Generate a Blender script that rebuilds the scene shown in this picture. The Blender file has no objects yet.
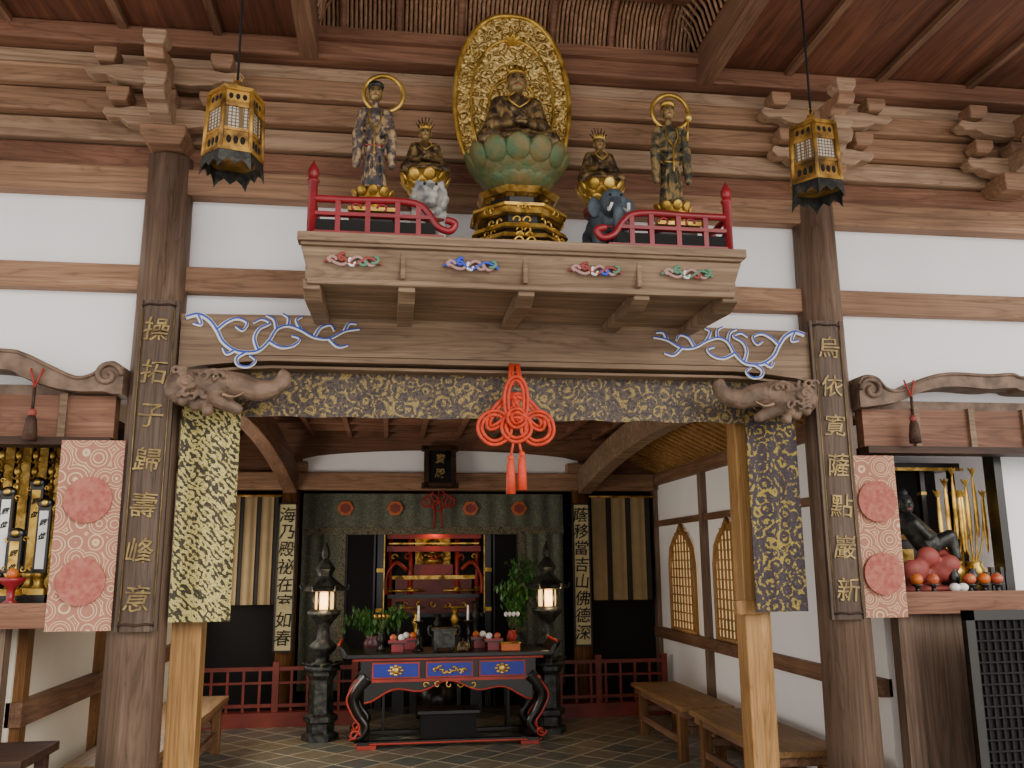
import bpy, bmesh, math, random
from mathutils import Vector, Matrix, Quaternion
random.seed(4)
C=bpy.context.collection
pi=math.pi
# ------------------------------------------------------------ materials
def lin(h):
    h=h.lstrip('#'); o=[]
    for i in (0,2,4):
        v=int(h[i:i+2],16)/255
        o.append(v/12.92 if v<=.04045 else ((v+.055)/1.055)**2.4)
    return (*o,1)
class NT:
    def __init__(s,name):
        s.m=bpy.data.materials.new(name); s.m.use_nodes=True
        s.t=s.m.node_tree; s.n=s.t.nodes; s.b=s.n['Principled BSDF']
    def add(s,t,**k):
        n=s.n.new(t)
        for a,v in k.items(): setattr(n,a,v)
        return n
    def link(s,a,b): s.t.links.new(a,b)
    def coords(s,scale=(1,1,1),rot=(0,0,0)):
        tc=s.add('ShaderNodeTexCoord'); mp=s.add('ShaderNodeMapping')
        mp.inputs['Scale'].default_value=scale; mp.inputs['Rotation'].default_value=rot
        s.link(tc.outputs['Object'],mp.inputs[0]); return mp.outputs[0]
    def noise(s,vec,scale,detail=4,dist=0.,rough=.5):
        n=s.add('ShaderNodeTexNoise'); n.inputs['Scale'].default_value=scale
        n.inputs['Detail'].default_value=detail; n.inputs['Distortion'].default_value=dist; n.inputs['Roughness'].default_value=rough
        s.link(vec,n.inputs['Vector']); return n.outputs['Fac']
    def vor(s,vec,scale,feature='F1',rand=1.):
        n=s.add('ShaderNodeTexVoronoi'); n.feature=feature; n.inputs['Scale'].default_value=scale
        n.inputs['Randomness'].default_value=rand
        s.link(vec,n.inputs['Vector']); return n.outputs['Distance']
    def ramp(s,fac,stops,interp='LINEAR'):
        r=s.add('ShaderNodeValToRGB'); r.color_ramp.interpolation=interp
        e=r.color_ramp.elements
        while len(e)<len(stops): e.new(.5)
        for i,(p,c) in enumerate(stops):
            e[i].position=p; e[i].color=lin(c) if isinstance(c,str) else c
        s.link(fac,r.inputs[0]); return r.outputs[0]
    def math(s,op,a,b=None):
        n=s.add('ShaderNodeMath',operation=op)
        for i,v in enumerate((a,b)):
            if v is None: continue
            if isinstance(v,(int,float)): n.inputs[i].default_value=v
            else: s.link(v,n.inputs[i])
        return n.outputs[0]
    def mix(s,fac,a,b,mode='MIX'):
        n=s.add('ShaderNodeMix',data_type='RGBA',blend_type=mode)
        for i,v in ((0,fac),(6,a),(7,b)):
            if isinstance(v,(int,float)): n.inputs[i].default_value=v
            elif isinstance(v,str): n.inputs[i].default_value=lin(v)
            else: s.link(v,n.inputs[i])
        return n.outputs[2]
    def bump(s,h,st=.3,d=.01):
        b=s.add('ShaderNodeBump'); b.inputs['Strength'].default_value=st; b.inputs['Distance'].default_value=d
        s.link(h,b.inputs['Height']); s.link(b.outputs[0],s.b.inputs['Normal'])
    def col(s,c):
        if isinstance(c,str): s.b.inputs['Base Color'].default_value=lin(c)
        else: s.link(c,s.b.inputs['Base Color'])
    def rough(s,v,metal=0):
        s.b.inputs['Roughness'].default_value=v; s.b.inputs['Metallic'].default_value=metal
def wood(name,c1,c2,axis='X',s=1.,rough=.6,spec=.3):
    m=NT(name); i='XYZ'.index(axis)
    sc=[6*s]*3; sc[i]=.45*s
    f=[30*s]*3; f[i]=.7*s
    v=m.coords(tuple(sc)); a=m.noise(v,1.5,4,1.2)
    b=m.noise(m.coords(tuple(f)),3,3,.3)
    big=m.noise(m.coords((.9,.9,.9)),1.6,3,.5)
    w=m.math('FRACT',m.math('MULTIPLY',a,10.))
    w=m.math('PINGPONG',w,.5)
    cc=m.ramp(a,[(.28,c1),(.5,c2),(.75,c1)])
    cc=m.mix(.26,cc,m.ramp(w,[(0.,'#4a3022'),(.22,'#ffffff')]),'MULTIPLY')
    cc=m.mix(.36,cc,m.ramp(b,[(.3,'#6a5646'),(.6,'#ffffff')]),'MULTIPLY')
    cc=m.mix(.45,cc,m.ramp(big,[(.35,'#8a7c74'),(.65,'#ffffff')]),'MULTIPLY')
    m.col(cc); m.rough(rough); m.b.inputs['Specular IOR Level'].default_value=spec
    m.bump(b,.25,.004); return m.m
def plain(name,c,rough=.5,metal=0,c2=None,ns=8,bump=0):
    m=NT(name); v=m.coords()
    f=m.noise(v,ns,4)
    if c2: m.col(m.ramp(f,[(.35,c),(.65,c2)]))
    else: m.col(m.mix(.15,c,m.ramp(f,[(.3,'#333333'),(.7,'#ffffff')]),'MULTIPLY'))
    m.rough(rough,metal)
    if bump: m.bump(m.noise(v,ns*4,4),bump,.01)
    return m.m
W_X=wood('wood_beam_x','#c29878','#a07a5d','X')
W_X2=wood('wood_beam_light','#cdae90','#b08f72','X',.9)
W_XR=wood('wood_beam_red','#a97a5f','#875d47','X')
W_K=wood('wood_koryo','#b39679','#8f755d','X',.8)
W_Y=wood('wood_y','#a37b5f','#7f5d48','Y')
W_Z=wood('wood_pillar','#9d8370','#7d6655','Z',.9)
W_PL=wood('wood_plaque','#7b6656','#5d4c40','Z',1.2)
W_GOLD=wood('wood_new_post','#cfa268','#ae8149','Z',1.,.45)
W_GOLDD=wood('wood_inner_post','#97693f','#77522f','Z',1.,.5)
W_GY=wood('wood_bench','#b58b5a','#916e44','Y',1.,.5)
W_CEIL=wood('wood_ceiling','#8a5840','#6b4331','Y',.5)
W_DK=wood('wood_dark','#5b3d2d','#3f2b20','X')
W_CARV=plain('carved_wood','#836956',.65,0,'#5a4738',12,.5)
W_RED=wood('wood_reed','#d4a784','#a07656','Z',2.5)
PLASTER=plain('white_plaster','#fdfbfc',.9,0,'#f6f4f5',1.2,.03)
PLASTER2=plain('cream_plaster','#efe6d2',.9,0,'#e4dac4',1.5)
RED=plain('red_lacquer','#96202a',.35,0,'#781820',5)
REDB=plain('vermilion_lacquer','#b03322',.4,0,'#8a2418',5)
RBASE=plain('red_brown_lacquer','#7c2e22',.45,0,'#63241b',5)
BLACK=plain('black_lacquer','#14100d',.3,0,'#1e1813',5)
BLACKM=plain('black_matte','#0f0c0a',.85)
def goldm(name,a,b,d,ns=14,bump=.5,rough=.38,metal=.75):
    m=NT(name); v=m.coords(); f=m.noise(v,ns,6,.5)
    m.col(m.ramp(f,[(.33,d),(.48,b),(.62,a)])); m.rough(rough,metal)
    if bump: m.bump(m.noise(v,ns*3,4),bump,.006)
    return m.m
GOLD=goldm('gold_leaf','#dcb564','#ad8536','#5c401c')
GOLDT=goldm('dull_gold_paint','#a38a50','#897140','#6b5734',14,.1,.5,.25)
GOLDB=goldm('bright_gold','#e3bc60','#c49a42','#866425',10,.15,.34,.7)
BRONZE=goldm('aged_bronze_gilt','#94794d','#5a4630','#2b2219',22,.5,.5,.5)
BRONZED=goldm('dark_bronze','#45453f','#2c2c29','#181816',20,.3,.45,.4)
BRASS=goldm('lantern_brass','#c89c4c','#9c7336','#5c431e',12,.15,.42,.55)
PAINTST=goldm('painted_figure','#b59a70','#5a4a48','#333c42',26,.3,.6,.1)
PAINTST2=goldm('painted_figure_green','#94794a','#4c4838','#2b2b22',26,.3,.6,.15)
def mandorla_mat():
    m=NT('mandorla_relief'); v=m.coords((1,1,1))
    va=m.add('ShaderNodeVectorMath',operation='ADD'); m.link(v,va.inputs[0])
    nn=m.add('ShaderNodeTexNoise'); nn.inputs['Scale'].default_value=14; m.link(v,nn.inputs['Vector'])
    sc=m.add('ShaderNodeVectorMath',operation='SCALE'); sc.inputs['Scale'].default_value=.08
    m.link(nn.outputs['Color'],sc.inputs[0]); m.link(sc.outputs[0],va.inputs[1])
    d=m.vor(va.outputs[0],30,'SMOOTH_F1'); w=m.math('PINGPONG',m.math('MULTIPLY',d,3.),.5)
    m.col(m.ramp(w,[(.02,'#6b4c1e'),(.11,'#bd984a'),(.32,'#efcf86')])); m.rough(.42,.5)  # crease shade of the relief is put into the colour
    m.bump(w,1.,.02); return m.m
MAND=mandorla_mat()
GREEN=plain('verdigris_lotus','#4c6440',.5,.15,'#77653a',16,.3)
WHITEST=plain('grey_white_paint','#bdb8ae',.6,0,'#6f7278',18,.2)
BLUEG=plain('blue_grey_paint','#56636e',.6,0,'#3f474f',14,.2)
SKIN=plain('gilt_skin','#a98d5c',.45,.4,'#7c643e',16)
HAIR=plain('dark_hair','#1d1c20',.6)
BLUE=plain('vine_blue','#3552c4',.5)
WHITE=plain('vine_white','#f2f0ec',.5)
PINKC=plain('cloud_pink','#b98f88',.6); GREENC=plain('cloud_green','#5f8a70',.6); REDC=plain('cloud_red','#96423a',.6)
ORANGE=plain('orange_cord','#dc4522',.6,0,'#be3a1e',30)
CRIM=plain('crimson_cord','#a82c26',.6)
def brocade(name,base,gold,scale=14,th=.5,diag=False,gold2=None,base2=None,metal=.3):
    m=NT(name); v=m.coords((1,1,1) )
    n=m.noise(v,scale*1.1,5,1.5,.65)
    vd=m.vor(v,scale*.6,'F1'); ring=m.math('PINGPONG',m.math('MULTIPLY',vd,3.),.5)
    f=m.math('ADD',n,m.math('MULTIPLY',ring,.45))
    if diag:
        w=m.add('ShaderNodeTexWave'); w.bands_direction='DIAGONAL'; w.inputs['Scale'].default_value=scale*.9; w.inputs['Distortion'].default_value=6
        m.link(v,w.inputs['Vector']); f=m.math('ADD',f,m.math('MULTIPLY',w.outputs['Fac'],.2))
    mask=m.ramp(f,[(th,'#000000'),(th+.035,'#ffffff')])
    fine=m.noise(v,160,2)
    g=m.ramp(fine,[(.4,gold),(.6,gold2 or gold)])
    bb=m.ramp(m.noise(v,70,2),[(.4,base),(.6,base2 or base)])
    m.col(m.mix(mask,bb,g)); m.rough(.6)
    m.link(m.math('MULTIPLY',mask,metal),m.b.inputs['Metallic']); m.bump(f,.2,.004)
    return m.m
BR_V=brocade('brocade_purple_gold','#33272a','#a58e54',20,.66,gold2='#7c683e',base2='#57483a')
BR_L=brocade('brocade_gold','#241e0c','#9d8c46',20,.68,True,'#d2c483',base2='#40371a')
BR_R=brocade('brocade_plum_gold','#24151d','#a8923c',20,.66,False,'#83702f',base2='#38262e')
BR_I=brocade('brocade_grey_green','#565c50','#7f7d60',26,.66,base2='#646656')
BR_IB=brocade('brocade_inner_border','#7f7254','#474c40',34,.62)
def pinkcloth():
    m=NT('pink_arabesque'); v=m.coords()
    d=m.vor(v,9.5,'F1',.55); w=m.math('PINGPONG',m.math('MULTIPLY',d,3.4),.5)
    n=m.noise(v,18,2); w=m.math('ADD',w,m.math('MULTIPLY',n,.18))
    m.col(m.ramp(w,[(.32,'#aa7260'),(.35,'#d3ba92'),(.44,'#d3ba92'),(.47,'#aa7260')])); m.rough(.85); return m.m
PINK=pinkcloth(); SALMON=plain('salmon_medallion','#9c5248',.85,0,'#b06e5e',40)
CURT=plain('curtain_beige','#9c8560',.85); CURTD=plain('curtain_dark','#2c2620',.85)
PAPER=plain('scroll_paper','#c9ba8c',.8); INK=plain('ink','#18150f',.7)
def tiles():
    m=NT('floor_tiles'); v=m.coords((1,1,1),(0,0,pi/4))
    b=m.add('ShaderNodeTexBrick'); b.offset=0; b.inputs['Scale'].default_value=1
    b.inputs['Brick Width'].default_value=.27; b.inputs['Row Height'].default_value=.27; b.inputs['Mortar Size'].default_value=.010
    b.inputs['Color1'].default_value=lin('#58605b'); b.inputs['Color2'].default_value=lin('#84775e'); b.inputs['Mortar'].default_value=lin('#b5a88e')
    m.link(v,b.inputs['Vector']); n=m.noise(v,12,4)
    m.col(m.mix(.4,b.outputs['Color'],m.ramp(n,[(.3,'#888888'),(.7,'#ffffff')]),'MULTIPLY')); m.rough(.35); return m.m
TILE=tiles()
LEAF=plain('leaf_green','#4c7a34',.5,0,'#2f5a26',30); STEM=plain('stem','#4a4a2a',.7)
def emis(name,c,s):
    m=NT(name); m.col(c); m.b.inputs['Emission Color'].default_value=lin(c); m.b.inputs['Emission Strength'].default_value=s; return m.m
LAMP=emis('lit_paper','#ffc878',2.0)
def meshpanel():
    m=NT('lantern_lattice'); v=m.coords(); d=m.vor(v,60,'DISTANCE_TO_EDGE',0.)
    m.col(m.ramp(d,[(.12,'#6a4f28'),(.2,'#bdb9ae')])); m.rough(.5); return m.m
LATT=meshpanel()
SHOJI=emis('shoji_lit','#f3d9a4',.4)
BLUEP=plain('blue_panel','#1a2ca0',.4); FRUIT=plain('orange_fruit','#d06a22',.4); APPLE=plain('apple_red','#a83228',.35,0,'#c87848',20)
POTM=plain('pot_maroon','#5a2a34',.35)
# ------------------------------------------------------------ builder
def smooth(p,n=8,closed=False):
    p=[Vector(q) for q in p]; o=[]; N=len(p)
    rng=N if closed else N-1
    for i in range(rng):
        if closed: a,b,c,d=p[i-1],p[i],p[(i+1)%N],p[(i+2)%N]
        else: a,b,c,d=p[max(i-1,0)],p[i],p[i+1],p[min(i+2,N-1)]
        for k in range(n):
            t=k/n; o.append(.5*((2*b)+(c-a)*t+(2*a-5*b+4*c-d)*t*t+(3*b-a-3*c+d)*t**3))
    if not closed: o.append(p[-1])
    return o
class B:
    def __init__(s,name): s.bm=bmesh.new(); s.name=name; s.mats=[]
    def mi(s,m):
        if m not in s.mats: s.mats.append(m)
        return s.mats.index(m)
    def raw(s,vs,fs,m,sm=False,M=None):
        k=s.mi(m); V=[s.bm.verts.new((M@Vector(v)) if M else v) for v in vs]
        for f in fs:
            try:
                q=s.bm.faces.new([V[i] for i in f]); q.material_index=k; q.smooth=sm
            except ValueError: pass
    def box(s,x0,x1,y0,y1,z0,z1,m,M=None):
        s.raw([(x0,y0,z0),(x1,y0,z0),(x1,y1,z0),(x0,y1,z0),(x0,y0,z1),(x1,y0,z1),(x1,y1,z1),(x0,y1,z1)],
          [(0,3,2,1),(4,5,6,7),(0,1,5,4),(1,2,6,5),(2,3,7,6),(3,0,4,7)],m,False,M)
    def tube(s,pts,r,m,seg=8,closed=False,flat=None):
        P=[Vector(p) for p in pts]; n=len(P)
        R=r if isinstance(r,(list,tuple)) else [r]*n
        vs=[];fs=[]; up=None
        for i in range(n):
            if closed: t=P[(i+1)%n]-P[i-1]
            else: t=P[min(i+1,n-1)]-P[max(i-1,0)]
            if t.length<1e-9: t=Vector((0,0,1))
            t.normalize()
            if up is None:
                up=Vector((0,1,0)) if abs(t.y)<.9 else Vector((1,0,0))
            a=up-t*up.dot(t)
            if a.length<1e-4: a=Vector((1,0,0))-t*t.x
            a.normalize(); b=t.cross(a); up=a
            for k in range(seg):
                an=2*pi*k/seg; vs.append(P[i]+(a*math.cos(an)*(flat or 1)+b*math.sin(an))*R[i])
        for i in range(n if closed else n-1):
            j=(i+1)%n
            for k in range(seg):
                l=(k+1)%seg; fs.append((i*seg+k,i*seg+l,j*seg+l,j*seg+k))
        if not closed: fs.append(tuple(range(seg))); fs.append(tuple((n-1)*seg+k for k in range(seg)))
        s.raw(vs,fs,m,True)
    def cyl(s,p0,p1,r0,r1,m,seg=20): s.tube([p0,p1],[r0,r1],m,seg)
    def lathe(s,c,prof,m,seg=24,sx=1,sy=1,sm=True,ph=0):
        vs=[];fs=[];n=len(prof)
        for r,z in prof:
            for k in range(seg):
                a=2*pi*k/seg+ph; vs.append((c[0]+r*sx*math.cos(a),c[1]+r*sy*math.sin(a),c[2]+z))
        for i in range(n-1):
            for k in range(seg):
                l=(k+1)%seg; fs.append((i*seg+k,i*seg+l,(i+1)*seg+l,(i+1)*seg+k))
        fs.append(tuple(range(seg))); fs.append(tuple((n-1)*seg+k for k in range(seg)))
        s.raw(vs,fs,m,sm)
    def ell(s,c,r,m,M=None,seg=14,ring=8):
        if isinstance(r,(int,float)): r=(r,r,r)
        vs=[];fs=[]
        T=Matrix.Translation(c)@(M or Matrix())
        for i in range(ring+1):
            t=pi*i/ring
            for k in range(seg):
                a=2*pi*k/seg; q=max(math.sin(t),1e-3); vs.append((r[0]*q*math.cos(a),r[1]*q*math.sin(a),r[2]*math.cos(t)))
        for i in range(ring):
            for k in range(seg):
                l=(k+1)%seg; fs.append((i*seg+k,(i+1)*seg+k,(i+1)*seg+l,i*seg+l))
        fs.append(tuple(range(seg))); fs.append(tuple(ring*seg+k for k in range(seg)))
        s.raw(vs,fs,m,True,T)
    def cap(s,p0,p1,r0,r1,m):
        s.tube([p0,p1],[r0,r1],m,12); s.ell(p0,r0,m,None,12,6); s.ell(p1,r1,m,None,12,6)
    def prism(s,pts,d0,d1,m,plane='xz',sm=False):
        n=len(pts)
        f={'xz':lambda u,v,d:(u,d,v),'yz':lambda u,v,d:(d,u,v),'xy':lambda u,v,d:(u,v,d)}[plane]
        vs=[f(u,v,d0) for u,v in pts]+[f(u,v,d1) for u,v in pts]
        fs=[tuple(range(n)),tuple(range(2*n-1,n-1,-1))]+[(i,(i+1)%n,n+(i+1)%n,n+i) for i in range(n)]
        s.raw(vs,fs,m,sm)
    def ribbon(s,top,bot,y0,y1,m):
        n=len(top); vs=[]
        for t,b in zip(top,bot): vs+= [(t[0],y0,t[1]),(b[0],y0,b[1]),(b[0],y1,b[1]),(t[0],y1,t[1])]
        fs=[]
        for i in range(n-1):
            for k in range(4):
                l=(k+1)%4; fs.append((i*4+k,i*4+l,(i+1)*4+l,(i+1)*4+k))
        fs+=[(0,1,2,3),tuple((n-1)*4+k for k in range(4))]
        s.raw(vs,fs,m)
    def petals(s,c,r,n,L,w,tilt,m,off=0,th=.25):
        for k in range(n):
            a=2*pi*(k+off)/n
            M=Matrix.Rotation(a,4,'Z')@Matrix.Translation((r,0,0))@Matrix.Rotation(tilt,4,'Y')
            s.ell(c,(w*th,w,L),m,M,8,6)
    def cloth(s,x0,x1,z0,z1,y,m,amp=.01,waves=4,nx=60,zf=None):
        F=[];K=[]
        for j in range(2):
            for i in range(nx+1):
                t=i/nx; x=x0+(x1-x0)*t; yy=y+amp*math.sin(t*waves*2*pi)*(1 if not j else .5)
                z=z1 if j else z0+(zf(t) if zf else 0)
                F.append((x,yy,z)); K.append((x,yy+.01,z))
        q=[(i,i+1,nx+2+i,nx+1+i) for i in range(nx)]
        s.raw(F,q,m,True); s.raw(K,[f[::-1] for f in q],m,True)
        V=F+K; k=len(F)
        s.raw(V,[(i,k+i,k+i+1,i+1) for i in range(nx)]+[(nx+1+i,nx+2+i,k+nx+2+i,k+nx+1+i) for i in range(nx)]+[(0,nx+1,k+nx+1,k),(nx,k+nx,k+2*nx+1,2*nx+1)],m,False)
    def text(s,ch,cx,cz,y,h,m,font_ext=.004,off=.0015):
        cu=bpy.data.curves.new('t','FONT'); cu.body=ch; cu.size=h; cu.align_x='CENTER'; cu.align_y='CENTER'; cu.extrude=font_ext; cu.offset=off
        o=bpy.data.objects.new('t',cu); C.objects.link(o); bpy.context.view_layer.update()
        me=bpy.data.meshes.new_from_object(o.evaluated_get(bpy.context.evaluated_depsgraph_get()))
        if len(me.vertices):
            xs=[v.co.x for v in me.vertices]; ys=[v.co.y for v in me.vertices]
            ox=(min(xs)+max(xs))/2; oy=(min(ys)+max(ys))/2
            W=lambda q:.003*math.sin(q*90)
            s.raw([(cx+v.co.x-ox+.14*(v.co.y-oy)+W(v.co.y),y-v.co.z,cz+v.co.y-oy+W(v.co.x)) for v in me.vertices],[tuple(p.vertices) for p in me.polygons],m)
        bpy.data.objects.remove(o); bpy.data.curves.remove(cu)
    def done(s,parent=None,bevel=0,remesh=0,recalc=True):
        if recalc: bmesh.ops.recalc_face_normals(s.bm,faces=s.bm.faces)
        me=bpy.data.meshes.new(s.name); s.bm.to_mesh(me); s.bm.free()
        for m in s.mats: me.materials.append(m)
        o=bpy.data.objects.new(s.name,me); C.objects.link(o)
        if bevel:
            b=o.modifiers.new('b','BEVEL'); b.width=bevel; b.segments=2; b.limit_method='ANGLE'; b.angle_limit=.7
        if remesh:
            r=o.modifiers.new('r','REMESH'); r.mode='VOXEL'; r.voxel_size=remesh; r.use_smooth_shade=True
            q=o.modifiers.new('s','SMOOTH'); q.iterations=1; q.factor=.5
        if parent: o.parent=parent
        return o
def group(name):
    e=bpy.data.objects.new(name,None); e.empty_display_size=.05; C.objects.link(e); return e
def spiral(cx,cz,r0,r1,a0,a1,y,n=20):
    return [(cx+(r0+(r1-r0)*i/n)*math.cos(a0+(a1-a0)*i/n),y,cz+(r0+(r1-r0)*i/n)*math.sin(a0+(a1-a0)*i/n)) for i in range(n+1)]
CX=.63
# ------------------------------------------------------------ room shell
b=B('floor'); b.box(-4,6,-2,10.6,-.1,0,TILE); b.done()
b=B('wall_front')
b.box(-3.6,-1.25,4.86,4.98,2.36,3.56,PLASTER); b.box(2.55,5.6,4.86,4.98,2.36,3.56,PLASTER)
b.box(-1.25,2.55,4.86,4.98,2.8,3.56,PLASTER); b.box(-3.6,5.6,4.9,5.1,3.5,4.9,W_DK)
b.done()
b=B('trim_stacked_planks')
zs=[(3.50,3.66,4.76,W_X),(3.66,3.80,4.80,W_XR),(3.80,3.93,4.76,W_X2),(3.93,4.07,4.70,W_X),(4.07,4.20,4.66,W_X),(4.20,4.30,4.70,W_X2),(4.30,4.42,4.60,W_XR)]
for z0,z1,y,m in zs: b.box(-3.6,5.6,y,4.92,z0+.004,z1-.004,m)
b.done(bevel=.012)
b=B('trim_nageshi'); b.box(-3.6,5.6,4.79,4.9,2.955,3.10,W_X); b.done(bevel=.008)
# ceiling
b=B('ceiling')
b.box(-3.6,-.5,.6,4.75,4.42,4.47,W_CEIL); b.box(1.82,5.6,.6,4.75,4.42,4.47,W_CEIL)
b.box(-.55,1.87,.6,4.9,4.80,4.84,W_DK); b.box(-.56,-.52,.6,4.9,4.44,4.84,W_DK); b.box(1.84,1.88,.6,4.9,4.44,4.84,W_DK)
for x in [-3.3,-2.7,-2.1,-1.5,-1.0,2.35,2.95,3.55,4.15,4.75]:
    b.box(x-.022,x+.022,.6,4.72,4.385,4.42,W_Y)
b.done()
b=B('trim_ceiling_well')
for x in (-.5,1.82): b.box(x-.05,x+.05,.6,4.62,4.30,4.50,W_Y)
b.box(-.5,1.82,4.56,4.72,4.40,4.47,W_XR)
N=84
for i in range(N):
    x=-.43+i*(2.18/(N-1)); b.tube([(x,4.68,4.45),(x,4.66,4.58),(x,4.58,4.70),(x,4.45,4.76)],.0118,W_RED,5)
b.box(-.46,1.78,4.70,4.74,4.44,4.8,W_DK)
for x in (-.32,.0,.36,.9,1.26,1.58):
    b.tube(smooth([(x,4.66,4.45),(x,4.63,4.58),(x,4.54,4.69),(x,4.40,4.74)],5),.022,W_XR,8)
for y in (4.42,3.9,3.4,2.9,2.4,1.9,1.4): b.box(-.46,1.78,y-.025,y+.025,4.70,4.75,W_XR)
for i in range(48):
    y=4.4-i*.06; b.box(-.46,1.78,y,y+.03,4.755,4.775,W_RED)
for sx,x in ((1,-.45),(-1,1.77)):
    for i in range(60):
        y=4.6-i*.055; b.tube([(x,y,4.5),(x+sx*.03,y,4.62),(x+sx*.12,y,4.74)],.011,W_RED,4)
b.done()
# inner room shell
b=B('wall_right')
b.box(2.88,2.98,5.56,10.6,0,2.9,PLASTER); b.box(2.88,2.98,4.98,5.56,0,1.2,PLASTER); b.box(2.88,2.93,4.98,5.56,2.35,2.9,PLASTER)
for y in (5.65,6.7,7.85,9.35): b.box(2.83,2.9,y-.05,y+.05,0,2.4,W_Z)
b.box(2.82,2.9,4.98,9.4,.72,.82,W_Y); b.box(2.82,2.9,4.98,9.4,2.3,2.42,W_Y); b.box(2.82,2.9,4.98,9.4,.0,.1,W_Y); b.box(2.84,2.9,5.6,9.4,1.86,1.92,W_Y)
b.done()
b=B('wall_left')
b.box(-1.98,-1.88,5.56,10.6,0,2.9,PLASTER2); b.box(-1.98,-1.88,4.98,5.56,0,1.2,PLASTER2)
for y in (6.3,7.8,9.35): b.box(-1.9,-1.83,y-.05,y+.05,0,2.4,W_GOLDD)
b.box(-1.9,-1.83,5.0,5.08,0,1.2,W_GOLDD)
b.box(-1.9,-1.82,4.98,9.4,.70,.82,W_Y); b.box(-1.9,-1.82,5.6,9.4,2.3,2.42,W_Y); b.box(-1.9,-1.82,4.98,9.4,0,.1,W_Y)
b.done()
b=B('wall_back'); b.box(-1.98,2.98,10.5,10.6,0,2.9,BLACKM)
b.box(-1.9,-1.0,9.5,9.55,0,2.3,BLACKM); b.box(2.05,2.9,9.5,9.55,0,2.3,BLACKM); b.done()
b=B('ceiling_inner')
b.box(-1.98,2.98,4.98,10.6,2.86,2.95,W_CEIL)
for i in range(14): x=-1.9+i*.37; b.box(x-.022,x+.022,5.0,10.5,2.78,2.86,W_XR)
for i in range(11): y=5.2+i*.45; b.box(-1.95,2.95,y-.022,y+.022,2.79,2.86,W_XR)
b.done()
b=B('trim_soffit_right')
for i in range(34):
    y=5.15+i*.125; b.box(-.5,.0,y,y+.05,0,.03,W_GOLD,Matrix.Translation((2.86,0,2.42))@Matrix.Rotation(math.radians(25),4,'Y'))
b.box(-.55,.0,5.0,9.4,.03,.04,PLASTER2,Matrix.Translation((2.86,0,2.42))@Matrix.Rotation(math.radians(25),4,'Y'))
b.box(2.32,2.42,5.0,9.4,2.62,2.74,W_Y)
b.done()
b=B('inner_lintel_beam')
b.box(-1.88,2.82,9.22,9.38,2.24,2.42,W_X)
b.done(bevel=.01)
b=B('trim_transom')
b.prism([(-.9,2.42)]+[(-.9+2.9*i/20,2.56+.10*math.sin(pi*i/20)**.6) for i in range(21)]+[(2.0,2.42)],9.28,9.33,PLASTER)
b.box(-1.88,2.88,9.3,9.36,2.42,2.86,W_XR)
b.done()
for x in (-1.0,2.02):
    b=B('inner_pillar'); b.cyl((x,9.3,0),(x,9.3,2.24),.1,.09,W_GOLDD,20); b.box(x-.16,x+.16,9.14,9.44,2.42,2.52,W_X); b.done()
for sx,x0,x1 in ((-1,-1.25,-1.0),(1,2.48,2.05)):
    b=B('rainbow_beam'); n=24
    P=[]
    for i in range(n+1):
        t=i/n; y=5.0+(9.2-5.0)*t; x=x0+(x1-x0)*t; zc=2.62+.12*math.sin(pi*(t*.9+.1))-.28*t**3
        P.append((x,y,zc))
    vs=[];fs=[]
    for x,y,z in P: vs+=[(x-.07,y,z-.14),(x+.07,y,z-.14),(x+.08,y,z+.1),(x-.08,y,z+.1)]
    for i in range(n):
        for k in range(4):
            l=(k+1)%4; fs.append((i*4+k,i*4+l,(i+1)*4+l,(i+1)*4+k))
    fs+=[(0,1,2,3),(n*4,n*4+1,n*4+2,n*4+3)]
    b.raw(vs,fs,W_K if sx>0 else W_Y); b.done(bevel=.01)
# arched windows (katomado)
def katomado(nm,xw,s,y0,y1,light):
    e=B(nm); yc=(y0+y1)/2; hw=(y1-y0)/2
    arch=[(-1,0),(-1,.62),(-.86,.78),(-.55,.87),(-.22,.93),(0,1),(.22,.93),(.55,.87),(.86,.78),(1,.62),(1,0)]
    out=[(yc+hw*u,.84+1.0*v) for u,v in arch]
    def bx(d0,d1,*r): a,c=sorted((xw-s*d0,xw-s*d1)); e.box(a,c,*r)
    e.prism(out,xw-s*.005,xw-s*.02,SHOJI,'yz')
    e.tube([(xw-s*.03,u,v) for u,v in out]+[(xw-s*.03,out[0][0],out[0][1])],.024,W_GOLD,6)
    for i in range(1,8):
        u=-1+i*.25; top=.99-.25*abs(u)**2.2; bx(.02,.036,yc+hw*u-.008,yc+hw*u+.008,.84,.84+top,W_GOLD)
    for i in range(1,12):
        z=.84+i*.083; w=1 if z<1.46 else max(.15,1-(z-1.46)/.38*.8)
        bx(.02,.034,yc-hw*w,yc+hw*w,z-.006,z+.006,W_GOLD)
    e.done()
    if not light: return
    L=bpy.data.lights.new('window_daylight','AREA'); L.shape='RECTANGLE'; L.size=y1-y0; L.size_y=.95; L.energy=light; L.color=(1,.93,.82)  # area fill added to brighten the inner room
    o=bpy.data.objects.new('window_daylight',L); C.objects.link(o); o.location=(xw-s*.05,yc,1.35)
    o.rotation_euler=Vector((-s,0,0)).to_track_quat('-Z','Y').to_euler()
for i,(y0,y1) in enumerate(((8.15,8.85),(6.95,7.6))): katomado('window_%d'%(i+1),2.88,1,y0,y1,0)
katomado('window_3',-1.88,-1,8.35,9.2,8); katomado('window_4',-1.88,-1,6.4,7.6,40)  # made-up windows on the unseen left wall, added to carry the fill lamps
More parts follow.
